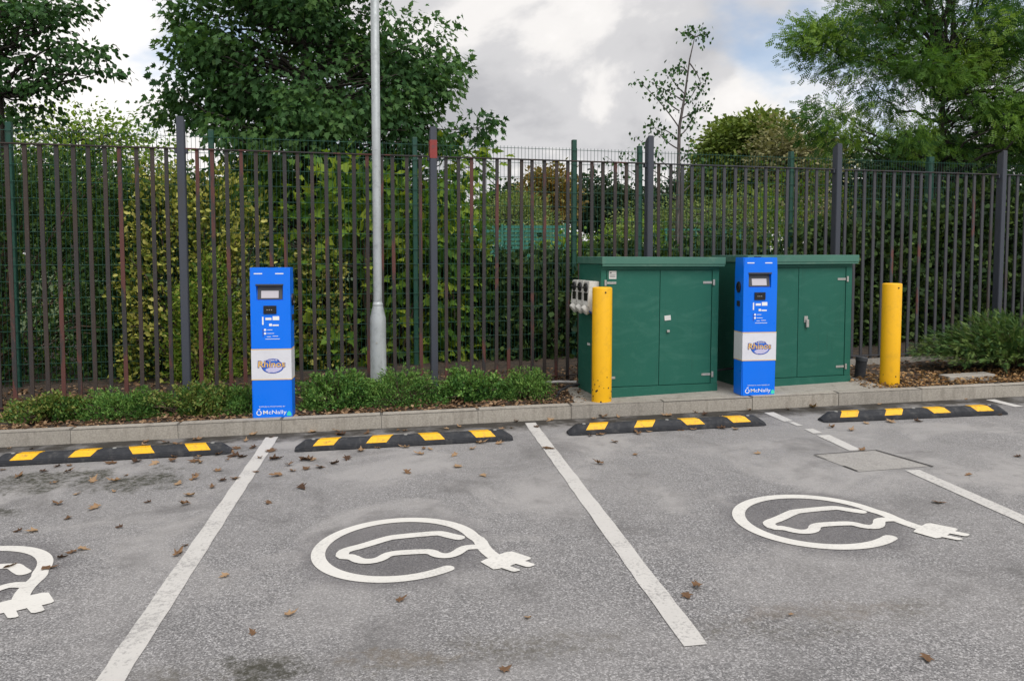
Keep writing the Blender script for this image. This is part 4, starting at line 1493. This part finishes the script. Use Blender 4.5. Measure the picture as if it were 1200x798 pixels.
for i, (x, y, w, d, h, mt, lab, n) in enumerate(low):
    mound('low_shrub', lab, (x, y, gz(x) + UP - 0.03), (w, d, h * 0.88), T_NARROW if i % 2 else T_DIA, mt, G_(100 + i), n=int(n * 1.9), size=(0.020, 0.042), group='low shrubs along the kerb', rz=KA, boxy=0.0, lumps=6, tip_up=0.5, stems=90, holes=0.30, shoots=60)



def conifer(name, label, base, w, d, h, g, n):
    base = np.array(base, float)
    root = empty(name, tuple(base))
    tag(root, label, 'shrub')
    st_ = Tubes()
    P, T, N, S = [], [], [], []
    for i in range(n):
        az = g.uniform(0, 2 * math.pi)
        rad = math.sqrt(g.uniform(0.02, 1.0))
        e = np.array([math.cos(az) * w / 2 * rad, math.sin(az) * d / 2 * rad, h * (1.05 - 0.75 * rad ** 1.8) * g.uniform(0.55, 1.08)])
        a = np.array([e[0] * 0.10, e[1] * 0.10, 0.02])
        m_ = a * 0.5 + e * 0.5 + np.array([0, 0, 0.18 * h])
        pth = bezier(a, m_, e, 8)
        if i % 3 == 0:
            st_.add(pth, np.linspace(0.010, 0.002, 8), 4)
        tg = np.gradient(pth, axis=0)
        for j in range(3, 8):
            for q in range(4):
                P.append(pth[j] + g.normal(0, 0.02, 3))
                T.append(unit(tg[j]) + g.normal(0, 0.42, 3) + np.array([0, 0, 0.05]))
                N.append(np.array([0, 0, 1.0]) + g.normal(0, 0.45, 3))
                S.append(g.uniform(0.05, 0.115))
    leaves('foliage', np.array(P), np.array(T), np.array(N), np.array(S), T_SPRAY, 'lf_con', root, g)
    st_.build('stems', 'twig', root)
    return root


conifer('spreading_conifer', 'feathery spreading conifer at the right end of the bed', (6.05, 9.15, gz(6) + UP - 0.02), 2.5, 1.2, 0.64, G_(31), 820)

# evergreen hedge and shrubs between and behind the fences
hedge_z = gz(-6) + 0.08
mound('clipped_hedge', 'dark green dense hedge behind the railings at far left', (-7.15, 9.85, hedge_z), (4.3, 1.1, 2.62), T_BROAD, 'lf_hedge', G_(41), n=42000, size=(0.035, 0.07), cat='hedge', rz=FA, boxy=0.9, lumps=16, stems=50, holes=0.10)
mound('clipped_hedge', 'dark green hedge left of the variegated bush', (-4.62, 10.35, gz(-4.6) + 0.08), (1.5, 1.0, 2.35), T_BROAD, 'lf_hedge', G_(42), n=15000, size=(0.035, 0.07), cat='hedge', rz=FA, boxy=0.6, lumps=12, stems=30, holes=0.12)
mound('variegated_bush', 'yellow variegated bush behind the railings left of the lone charger', (-4.05, 9.98, gz(-4) + 0.08), (1.75, 1.0, 2.45), T_OVAL, 'lf_var', G_(43), n=9000, size=(0.045, 0.085), rz=FA, boxy=0.25, lumps=12, stems=30, holes=0.2)
mound('variegated_bush', 'small yellow variegated bush behind the lone charger', (-2.62, 10.55, gz(-3) + 0.08), (0.75, 0.7, 1.95), T_OVAL, 'lf_var', G_(44), n=2300, size=(0.045, 0.08), boxy=0.1, lumps=12, stems=16, holes=0.2)
mound('evergreen_bush', 'bright green conical bush in front of the variegated bush', (-3.85, 9.55, gz(-4) + 0.08), (0.85, 0.7, 1.55), T_NARROW, 'lf_bright', G_(45), n=5000, size=(0.04, 0.075), boxy=0.05, lumps=10, stems=16, holes=0.12)

und = [(-2.9, 11.1, 1.6, 0.9, 1.15, 'lf_dark', 'dark ivy bush under the big broadleaf tree, left'), (-1.7, 11.4, 1.6, 0.9, 1.35, 'lf_dark', 'dark ivy bush behind the lamp post'),
       (-0.5, 11.5, 1.6, 0.9, 1.45, 'lf_dark', 'dark ivy bush right of the red topped fence post'), (0.55, 11.35, 1.4, 0.9, 1.40, 'lf_dark', 'dark ivy bush left of the green cabinets'),
       (1.9, 11.9, 1.8, 1.0, 1.45, 'lf_dark', 'dark bush behind the left green cabinet'), (3.4, 12.2, 1.9, 1.0, 1.45, 'lf_dark', 'dark bush behind the right green cabinet'),
       (5.0, 12.15, 1.9, 1.1, 1.75, 'lf_dark', 'tall dark bush behind the lone yellow bollard'), (6.5, 12.55, 2.0, 1.1, 1.95, 'lf_dark', 'tall dark bush behind the spreading conifer'),
       (8.0, 13.0, 2.2, 1.2, 2.4, 'lf_dark', 'tall dark bush at the far right edge'), (9.8, 13.4, 2.2, 1.2, 2.5, 'lf_dark', 'tall dark bush past the right edge')]
for i, (x, y, w, d, h, mt, lab) in enumerate(und):
    mound('ivy_bush', lab, (x, y, gz(x) + 0.08), (w, d, h), T_ROUND, mt, G_(200 + i), n=int(2400 * w * h), size=(0.06, 0.11), group='dark bushes behind the fences', rz=FA, boxy=0.35, lumps=12, stems=30, holes=0.15)

# lighter climbers that show through the bars
lite = [(-1.95, 10.75, 2.4, 0.6, 2.55, 'lf_syc_low', T_MAPLE, (0.10, 0.19), 'light green maple leaved saplings under the big broadleaf tree', 1700),
        (-0.85, 11.15, 1.0, 0.6, 2.30, 'lf_syc_low', T_MAPLE, (0.09, 0.16), 'light green maple leaved sapling right of the red topped post', 900),
        (0.95, 12.1, 1.5, 0.8, 1.60, 'lf_bright', T_OVAL, (0.05, 0.10), 'bright green bush behind the left cabinet roof', 3600),
        (2.1, 13.3, 1.9, 0.9, 1.85, 'lf_bright', T_OVAL, (0.05, 0.10), 'bright green bush around the slim sapling', 3200),
        (3.6, 13.8, 1.9, 0.9, 1.80, 'lf_hedge', T_OVAL, (0.05, 0.10), 'mid green bush behind the right charger', 4000),
        (5.15, 13.9, 2.4, 0.9, 2.75, 'lf_bright', T_OVAL, (0.05, 0.10), 'bright green bush behind the right cabinet', 4200),
        (7.3, 14.4, 2.6, 0.9, 2.75, 'lf_hedge', T_OVAL, (0.05, 0.10), 'mid green bush behind the spreading conifer', 5200),
        (-5.9, 11.4, 2.2, 0.8, 3.15, 'lf_bright', T_OVAL, (0.06, 0.11), 'pale green bush showing above the left hedge', 3000)]
for i, (x, y, w, d, h, mt, tp, sz, lab, n) in enumerate(lite):
    mound('leafy_bush', lab, (x, y, gz(x) + 0.08), (w, d, h), tp, mt, G_(300 + i), n=n, size=sz, group='light bushes behind the fences', rz=FA, boxy=0.3, lumps=12, stems=26, holes=0.25, tip_up=-0.1)

# big broadleaf tree in the middle left
syc = [(-3.44, 12.60, 4.87) + (1.71, 1.5, 1.40),
       (-3.41, 12.60, 6.88) + (1.75, 1.6, 1.68),
       (-1.80, 12.20, 4.24) + (0.79, 0.9, 0.92),
       (-1.34, 12.20, 4.44) + (0.46, 0.6, 0.60),
       (-4.71, 12.30, 4.33) + (0.60, 0.8, 0.77),
       (-5.33, 12.30, 4.02) + (0.36, 0.4, 0.22),
       (-3.40, 11.90, 3.53) + (1.39, 0.8, 0.42),
       (-1.64, 11.90, 3.43) + (0.69, 0.6, 0.32),
       (-3.60, 12.10, 3.04) + (1.08, 0.5, 0.30), (-2.27, 12.10, 3.01) + (0.94, 0.5, 0.30),
       (-5.03, 12.40, 5.22) + (0.25, 0.4, 0.33), (-5.73, 12.30, 4.29) + (0.14, 0.25, 0.08), (-5.73, 12.20, 3.78) + (0.19, 0.25, 0.08),
       (-0.93, 12.10, 4.61) + (0.16, 0.25, 0.22), (-1.12, 12.10, 5.07) + (0.19, 0.25, 0.11), (-1.65, 12.10, 5.32) + (0.30, 0.3, 0.11), (-0.37, 12.00, 3.76) + (0.07, 0.12, 0.07), (-0.95, 12.00, 3.96) + (0.13, 0.2, 0.19),
       (-0.59, 12.00, 3.44) + (0.19, 0.25, 0.21)]
tree('broadleaf_tree', 'big dark green broadleaf tree rising behind the lamp post', (-3.35, 12.6, gz(-3.3) + 0.08), (-3.3, 12.6, 7.2), syc, T_MAPLE, 'lf_syc', G_(51), clusters=370, per=96, spread=0.19, size=(0.058, 0.115), r0=0.20, droop=0.8, tilt=0.35, tint_patch=0.6, rough_n=0.6)
syc2 = [(-4.11, 12.40, 2.53) + (0.83, 0.5, 0.69), (-2.47, 12.40, 2.39) + (1.10, 0.5, 0.83), (-0.81, 12.20, 2.72) + (0.47, 0.4, 0.54)]
tree('young_tree', 'young maple leaved tree behind the lamp post with yellowing leaves', (-2.15, 12.2, gz(-2) + 0.08), (-2.2, 12.3, 3.4), syc2, T_MAPLE, 'lf_syc_low', G_(52), clusters=70, per=22, spread=0.24, size=(0.11, 0.19), r0=0.06, droop=0.5)

# alder at the left edge
ald = [(-7.43, 11.00, 4.93) + (1.10, 1.0, 1.10), (-6.36, 10.80, 4.64) + (0.70, 0.6, 0.43), (-6.38, 10.80, 4.11) + (0.82, 0.6, 0.26), (-6.94, 10.90, 3.67) + (0.73, 0.6, 0.36),
       (-5.89, 10.80, 4.87) + (0.48, 0.4, 0.17), (-5.79, 10.80, 4.29) + (0.34, 0.4, 0.19), (-7.86, 11.00, 6.10) + (1.47, 1.0, 0.98)]
tree('alder_tree', 'dark small leaved tree reaching in at the top left corner', (-7.25, 11.0, gz(-7) + 0.08), (-7.3, 11.0, 7.2), ald, T_ROUND, 'lf_alder', G_(53), clusters=170, per=40, spread=0.19, size=(0.055, 0.10), r0=0.13, droop=0.6, tilt=0.4, flat=0.30, rough_n=0.6)
bck = [(-9.53, 17.00, 4.18) + (1.13, 1.0, 0.49), (-10.66, 17.00, 3.99) + (1.13, 1.0, 0.57), (-8.42, 17.00, 3.90) + (1.13, 1.0, 0.49)]
tree('hawthorn_tree', 'mid green tree seen over the hedge at far left', (-9.7, 17, gz(-9) + 0.08), (-9.6, 17, 4.4), bck, T_OVAL, 'lf_bright', G_(54), clusters=90, per=36, spread=0.34, size=(0.07, 0.13), r0=0.10)

# right hand tree with feathery leaves
loc = [(7.43, 13.60, 5.28) + (1.44, 1.4, 0.76), (5.55, 13.20, 5.03) + (0.62, 0.8, 0.38), (5.22, 13.20, 5.28) + (0.41, 0.6, 0.18), (5.86, 13.20, 4.17) + (0.85, 0.8, 0.21),
       (5.19, 13.20, 3.86) + (0.38, 0.5, 0.23), (6.34, 13.10, 3.58) + (1.09, 0.7, 0.23), (7.75, 13.30, 3.76) + (1.33, 0.9, 0.44), (9.06, 13.80, 4.89) + (1.30, 1.4, 1.23), (7.23, 13.60, 6.87) + (1.81, 1.4, 0.83),
       (6.28, 13.40, 5.80) + (0.86, 0.8, 0.27), (9.06, 13.50, 3.50) + (1.05, 0.9, 0.45), (6.55, 13.00, 4.56) + (0.87, 0.7, 0.20)]
tree('feathery_tree', 'broad tree with feathery green leaves at the top right', (7.45, 13.6, gz(7.4) + 0.08), (7.55, 13.6, 5.0), loc, T_PIN, 'lf_loc', G_(55), clusters=270, per=96, spread=0.22, size=(0.09, 0.17), r0=0.11, droop=0.25, tilt=0.5, lean=(0.0, 0), branch_r=0.024, limbs=110, flat=0.62, tint_patch=0.8, rough_n=0.75)

MAT['bark_grey'] = bark_mat('grey_bark', (0.045, 0.038, 0.036), (0.13, 0.115, 0.11), 22)
# slim birch sapling against the sky
b0 = np.array([2.72, 13.0, gz(2.7) + 0.08])
sap = empty('birch_sapling', tuple(b0))
tag(sap, 'slim bare birch sapling against the sky behind the cabinets', 'tree')
pth = np.array([(2.79, 13.00, 1.14), (2.79, 13.00, 2.43), (2.80, 13.00, 3.71), (2.89, 13.00, 4.27), (2.96, 13.00, 4.84), (3.05, 13.00, 5.25)])
pth = np.vstack([b0, pth])
tb = Tubes()
tb.add(pth - b0, [0.05, 0.045, 0.036, 0.026, 0.018, 0.012, 0.005], 8)
g = G_(61)
tw = [((2.80, 13.00, 3.71), (2.48, 12.90, 4.14), (2.03, 12.80, 4.48)), ((2.81, 13.00, 3.85), (3.17, 13.00, 4.02), (3.27, 13.00, 4.11)), ((2.79, 13.00, 3.36), (2.48, 12.90, 3.48), (2.29, 12.90, 3.83)), ((2.89, 13.00, 4.27), (2.68, 12.90, 4.39), (2.57, 12.90, 4.64)),
      ((2.78, 13.00, 2.93), (2.49, 12.90, 3.13), (2.04, 12.80, 3.54)), ((2.78, 13.00, 2.79), (2.42, 12.90, 2.92), (1.90, 12.80, 3.26)), ((2.79, 13.00, 3.14), (3.03, 13.00, 3.29), (2.97, 13.10, 3.44)), ((2.96, 13.00, 4.77), (3.16, 13.00, 4.53), (3.16, 13.00, 4.34)), ((3.05, 13.00, 5.20), (3.15, 13.00, 5.25), (3.25, 13.00, 5.28)), ((3.05, 13.00, 5.20), (2.96, 13.00, 5.25), (2.92, 13.00, 5.31)),
      ((2.80, 13.00, 3.99), (2.57, 13.00, 4.11), (2.48, 13.00, 4.34)), ((2.79, 13.00, 2.57), (3.08, 13.00, 2.79), (3.27, 13.00, 3.14)), ((2.79, 13.00, 2.50), (2.51, 13.00, 2.65), (1.58, 12.80, 3.19)),
      ((2.82, 13.00, 4.02), (2.97, 13.00, 4.16), (3.10, 13.00, 4.41)), ((2.80, 13.00, 3.57), (3.00, 13.00, 3.71), (3.02, 13.00, 3.96)), ((2.80, 13.00, 3.50), (2.60, 13.00, 3.71), (2.38, 12.90, 3.69)), ((2.85, 13.00, 4.16), (2.65, 13.00, 4.30), (2.26, 12.90, 4.46)), ((2.93, 13.00, 4.63), (2.82, 13.00, 4.77), (2.73, 13.00, 4.70))]
P, T, N, S = [], [], [], []
for a, m_, c in tw:
    q = bezier(np.array(a), np.array(m_), np.array(c), 9)
    tb.add(q - b0, np.linspace(0.013, 0.003, 9), 5)
    for j in range(3, 9):
        for _ in range(7):
            P.append(q[j] + g.normal(0, 0.08, 3) - b0)
            T.append(g.normal(0, 0.5, 3) + np.array([0, 0, -0.9]))
            N.append(g.normal(0, 1, 3))
            S.append(g.uniform(0.045, 0.085))
tb.build('trunk', 'bark_grey', sap)
leaves('crown', np.array(P), np.array(T), np.array(N), np.array(S), T_BROAD, 'lf_alder', sap, g)

# trees and shrubs across the field
far = [('round_tree', 'rounded yellow-green tree on the skyline left of the feathery tree', (868, 300, 36), [(870, 190, 46, 46), (845, 212, 28, 34), (890, 165, 28, 22), (860, 168, 24, 18)], 'lf_round', 230, 90, (0.14, 0.28), 0.42),
       ('dull_tree', 'greyish brown green tree on the skyline beside the feathery tree', (930, 300, 33), [(918, 185, 34, 34), (952, 192, 34, 38), (940, 245, 42, 34)], 'lf_dull', 165, 70, (0.10, 0.22), 0.5),
       ('autumn_tree', 'russet and gold tree far behind the mesh fence', (645, 320, 42), [(643, 235, 24, 32), (632, 260, 16, 30)], 'lf_aut', 105, 70, (0.14, 0.28), 0.5),
       ('distant_tree', 'dark distant tree left of the russet tree', (600, 320, 60), [(603, 245, 30, 26), (585, 255, 24, 24)], 'lf_far', 90, 70, (0.22, 0.42), 0.7),
       ('distant_tree', 'dark distant tree right of the russet tree', (702, 320, 58), [(695, 240, 36, 30), (725, 250, 30, 30)], 'lf_far', 120, 70, (0.22, 0.42), 0.7),
       ('distant_tree', 'dark distant tree behind the slim sapling', (770, 320, 60), [(770, 250, 44, 30), (810, 245, 36, 34)], 'lf_far', 120, 70, (0.22, 0.42), 0.7),
       ('willow_bush', 'pale green upright willow clump beyond the mesh fence', (598, 330, 30), [(580, 262, 24, 32), (608, 258, 26, 34), (632, 275, 18, 26)], 'lf_willow', 135, 70, (0.10, 0.20), 0.36),
       ('field_tree', 'light green tree beyond the field behind the right charger', (850, 340, 30), [(760, 270, 40, 26), (820, 262, 50, 28), (880, 258, 46, 30)], 'lf_willow', 180, 70, (0.10, 0.20), 0.4),
       ('distant_tree', 'dark distant tree behind the white building', (865, 320, 70), [(845, 240, 34, 24), (885, 235, 40, 28)], 'lf_far', 100, 70, (0.3, 0.5), 0.8),
       ('distant_tree', 'dark distant tree behind the feathery tree', (1020, 320, 40), [(1000, 215, 50, 50), (1080, 215, 60, 55), (1160, 220, 60, 60)], 'lf_far', 240, 70, (0.2, 0.36), 0.6),
       ('distant_tree', 'dark distant tree behind the big broadleaf tree', (420, 320, 40), [(480, 250, 50, 40), (400, 240, 60, 50), (320, 240, 60, 50)], 'lf_far', 225, 70, (0.2, 0.36), 0.6),
       ('distant_tree', 'dark distant tree behind the left hedge', (150, 320, 40), [(230, 250, 60, 45), (140, 250, 60, 40), (40, 250, 70, 45)], 'lf_far', 225, 70, (0.2, 0.36), 0.6)]
for i, (nm, lab, (u_, v_, Y), lobs, mt, cl, per, sz, spr) in enumerate(far):
    Lw = []
    for (a, b_, ra, rb) in lobs:
        Lw.append(((a - 600) / 900 * Y, Y + float(rng.uniform(-1, 1)), 1.6 + (298 - b_) * Y / 900, ra * Y / 900, ra * Y / 900 * 0.8, rb * Y / 900))
    x0 = (u_ - 600) / 900 * Y
    tp = max(l[2] for l in Lw)
    tree(nm, lab, (x0, Y, -0.2), (x0, Y, tp), Lw, T_BROAD if mt != 'lf_willow' else T_NARROW, mt, G_(400 + i), clusters=cl, per=per, spread=spr, size=sz, r0=0.2, group='trees across the field' if nm == 'distant_tree' else None, limbs=cl // 2, branch_r=0.03)

# low hedge line that closes the field
hl = [G_(71).uniform(size=3)]
g = G_(72)
n = 26000
Xh = g.uniform(-70, 80, n)
hh = 2.2 + 0.7 * np.sin(Xh * 0.5) + 0.5 * np.sin(Xh * 1.3 + 1) + 0.5 * np.sin(Xh * 0.13 + 2)
P = np.stack([Xh, 64 + g.normal(0, 0.8, n), -0.4 + np.sqrt(g.random(n)) * hh], 1)
hg = leaves('field_hedge', P, g.normal(0, 1, (n, 3)), g.normal(0, 0.6, (n, 3)) + np.array([0, -0.6, 0.6]), g.uniform(0.4, 0.8, n), T_BROAD, 'lf_far', None, g)
tag(hg, 'dark hedge line far across the field', 'hedge', kind='stuff')

# green pitch fence and odd bits across the field
pf = tag(empty('pitch_fence', (-2.6, 27.5, -0.1)), 'teal green ball court fence seen through the railings', 'fence')
for i in range(7):
    box('post', i * 0.75 - 0.03, i * 0.75 + 0.03, -0.03, 0.03, 0, 2.8, 'teal', pf)
for i in range(6):
    for j in range(9):
        box('slat', i * 0.75 + 0.04, i * 0.75 + 0.71, -0.012, 0.012, 1.45 + j * 0.145, 1.45 + j * 0.145 + 0.11, 'teal', pf)
pf2 = tag(empty('pitch_fence', (4.2, 26.0, -0.1)), 'teal green fence behind the right charger', 'fence')
for i in range(9):
    box('post', i * 0.5 - 0.025, i * 0.5 + 0.025, -0.03, 0.03, 0, 2.6, 'teal', pf2)
for z in (0.3, 1.0, 1.7, 2.5):
    box('rail', 0, 4.0, -0.05, -0.032, z, z + 0.05, 'teal', pf2)
MAT['board_blue'] = paint_mat('board_blue', (0.04, 0.16, 0.42), rough=0.5)
bb = tag(empty('blue_board', (-1.95, 20.0, 0.1)), 'small blue board glimpsed low through the railings', 'board')
box('panel', 0, 0.55, 0, 0.03, 1.22, 1.45, 'board_blue', bb)
box('leg', 0.05, 0.10, 0.005, 0.025, 0, 1.219, 'board_blue', bb)
box('leg', 0.45, 0.50, 0.005, 0.025, 0, 1.219, 'board_blue', bb)
MAT['far_white'] = paint_mat('pale_render', (0.36, 0.36, 0.355), rough=0.8)
MAT['far_roof'] = paint_mat('far_roof', (0.16, 0.15, 0.16), rough=0.8)
fbld = tag(empty('white_building', (15.2, 56, -0.6)), 'white building glimpsed through the trees behind the right charger', 'building')
box('wall', -3.4, 3.4, 0, 5, 0, 4.4, 'far_white', fbld)
box('roof', -3.7, 3.7, -0.3, 5.3, 4.4, 4.8, 'far_roof', fbld)
for i in range(4):
    box('window', -2.8 + i * 1.55, -1.9 + i * 1.55, -0.03, -0.003, 2.6, 3.8, 'darkgrey', fbld)

# ------------------------------------------------------------------ fallen leaves
LEAF_SPOTS = [(-3.70,5.67), (-3.61,5.82), (-3.57,5.96), (-3.40,5.79), (-3.34,5.50), (-3.07,5.53), (-3.01,5.22), (-2.77,5.26), (-2.89,5.66), (-2.90,5.52), (-3.01,5.01), (-2.72,4.92), (-2.78,4.72), (-2.86,4.50), (-2.95,4.51), (-2.36,4.54), (-2.40,4.20), (-2.43,4.16), (-2.45,4.08), (-2.82,5.99), (-2.39,5.42), (-2.20,5.14), (-2.14,4.95), (-2.37,5.65), (-2.33,5.54), (-2.46,5.98), (-2.11,5.32), (-2.24,5.75), (-2.10,5.48), (-2.02,5.52), (-1.92,5.69), (-1.73,5.59), (-1.47,5.28), (-1.60,4.96), (-1.62,6.00), (-1.73,5.86), (-1.47,5.79), (-2.41,5.01), (-1.82,4.09), (-1.45,3.80), (-1.84,4.23), (-2.66,3.97), (-2.44,3.94), (-2.37,6.92), (-3.25,6.73), (-1.00,3.36), (-1.11,3.20), (-1.38,5.88), (1.93,5.94), (2.97,6.65), (3.19,5.28), (2.65,4.71), (0.88,3.57), (0.81,3.48), (1.22,3.27), (1.61,2.90), (2.77,5.99), (3.82,5.71), (0.07,3.29), (-0.03,2.87), (-0.52,3.49), (0.23,7.00), (0.77,6.66), (1.11,6.67), (1.21,6.74), (1.63,6.79), (1.89,6.81), (2.00,6.78), (0.66,5.73), (0.97,5.98), (1.81,7.49), (1.88,7.41), (1.52,7.39), (2.36,7.57), (0.04,7.26), (0.38,7.30), (0.88,7.37), (0.78,7.31), (1.03,7.37), (0.29,6.23), (2.84,6.77), (3.22,6.90), (3.46,6.94), (3.70,6.94), (4.48,7.17), (4.58,7.13), (3.73,7.73), (3.03,7.66), (2.75,7.58), (4.71,7.89), (-2.03,6.09), (-1.66,6.00), (-1.58,6.02), (-1.31,6.02), (-1.56,5.75), (-1.65,5.70), (-0.89,6.35), (-1.13,6.37), (-0.73,6.29), (-0.74,6.12), (-0.46,6.07), (-0.41,5.73), (-0.33,6.25), (-0.11,6.42), (-0.27,6.44), (-0.78,5.60), (-0.21,5.49), (-1.05,6.99), (-0.49,7.08), (-0.60,7.01), (-1.61,7.00), (-1.83,6.98), (-1.25,6.26), (-3.05,6.69), (-2.33,6.43), (-2.33,6.31), (-2.19,6.44), (-2.19,6.12), (-2.27,6.04), (-2.75,6.17), (-4.36,6.57), (-4.15,6.55), (-2.52,6.03)]


def dead_leaf(g):
    V, F = tmpl_maple()
    V = V.copy()
    V[:, 1] -= 0.35
    a, b_ = g.uniform(0.8, 2.6), g.uniform(0.5, 2.0)
    fold = g.uniform(0.25, 0.75)
    V[:, 2] = fold * np.abs(V[:, 0]) ** 1.2 * a * 0.5 + b_ * 0.35 * V[:, 1] ** 2 + g.normal(0, 0.05, len(V))
    V[:, 0] *= g.uniform(0.6, 0.95)
    V[:, 2] -= V[:, 2].min()
    return V, F


proto_l = []
g = G_(81)
for i in range(6):
    V, F = dead_leaf(g)
    me = bpy.data.meshes.new('fallen_leaf')
    me.from_pydata([tuple(map(float, v)) for v in V], [], [tuple(map(int, f)) for f in F])
    at = me.attributes.new('tint', 'FLOAT', 'POINT')
    base_t = [0.15, 0.35, 0.55, 0.75, 0.45, 0.9][i]
    for j in range(len(V)):
        at.data[j].value = min(1, max(0, base_t + float(g.normal(0, 0.10))))
    me.materials.append(MAT['dead_leaf'])
    for p in me.polygons:
        p.use_smooth = True
    proto_l.append(me)
ge = G_(82)
for _ in range(46):                    # more of them blown against the stops and the kerb on the left
    x = float(ge.uniform(-4.2, 2.6)) if _ % 2 else float(ge.normal(-2.7, 0.8))
    y = float(ge.normal(6.02 + 0.14 * (x + 4) if _ % 3 else 6.45 + 0.14 * (x + 4), 0.14 if _ % 3 else 0.07))
    LEAF_SPOTS.append((x, y))
for i, (x, y) in enumerate(LEAF_SPOTS):
    o = link(bpy.data.objects.new('fallen_leaf', proto_l[int(g.integers(6))]))
    s_ = float(g.uniform(0.042, 0.095))
    s_ *= min(1.18, 0.40 + y * 0.13)
    o.location = (x, y, gz(x) + 0.006)
    o.scale = (s_, s_, s_ * float(g.uniform(0.7, 1.2)))
    o.rotation_euler = (float(g.normal(0, 0.15)), float(g.normal(0, 0.15)), float(g.uniform(0, 6.28)))
    k_t = y - (7.272 + 0.14125 * x)
    if k_t > -0.42:
        where = 'in the gutter at the foot of the kerb'
    elif y > 5.0 + 0.14 * x:
        where = ('before the leftmost wheel stop' if x < -2.0 else 'before the wheel stop by the lamp post' if x < 0.2 else 'before the wheel stop by the left cabinet' if x < 2.6 else 'before the rightmost wheel stop')
    else:
        where = ('near the left charging symbol' if x < -1.8 else 'near the middle charging symbol' if x < 0.5 else 'near the right charging symbol')
    tag(o, 'dry curled brown leaf on the tarmac ' + where, 'leaf', 'fallen leaves ' + where)


def litter(name, label, n, g, xr, tr, size, zoff=0.0, mat='dead_leaf'):
    x = g.uniform(xr[0], xr[1], n)
    t = tr[0] + (tr[1] - tr[0]) * g.random(n) ** 1.3
    y = 7.272 + 0.14125 * x + t
    z = np.array([gz(v) for v in x]) + UP - 0.02 + zoff + g.random(n) * 0.022
    P = np.stack([x, y, z], 1)
    tip = g.normal(0, 1, (n, 3)) * np.array([1, 1, 0.25])
    nrm = np.array([0, 0, 1.0]) + g.normal(0, 0.45, (n, 3))
    o = leaves(name, P, tip, nrm, g.uniform(size[0], size[1], n), T_OVAL, mat, None, g)
    return tag(o, label, 'leaf litter', kind='stuff')


MAT['litter_tan'] = leaf_mat('tan_litter', [(0.10, 0.055, 0.025), (0.22, 0.115, 0.045), (0.34, 0.20, 0.085), (0.42, 0.28, 0.14)], 0.1, 0.8, 0.15)
litter('leaf_litter', 'brown leaf litter on the soil beside the kerb at left', 3600, G_(91), (-5.6, 0.75), (0.13, 0.85), (0.025, 0.055))
litter('leaf_litter', 'brown leaf litter under the railings and shrubs', 3800, G_(92), (-6.0, 0.9), (0.7, 2.6), (0.03, 0.07))
litter('leaf_litter', 'tan leaf litter around the lone yellow bollard', 3000, G_(93), (3.72, 7.5), (0.14, 1.0), (0.022, 0.05), 0.012, 'litter_tan')
litter('leaf_litter', 'dark leaf litter behind the right railings', 1500, G_(94), (3.6, 8.0), (0.9, 2.4), (0.03, 0.06))
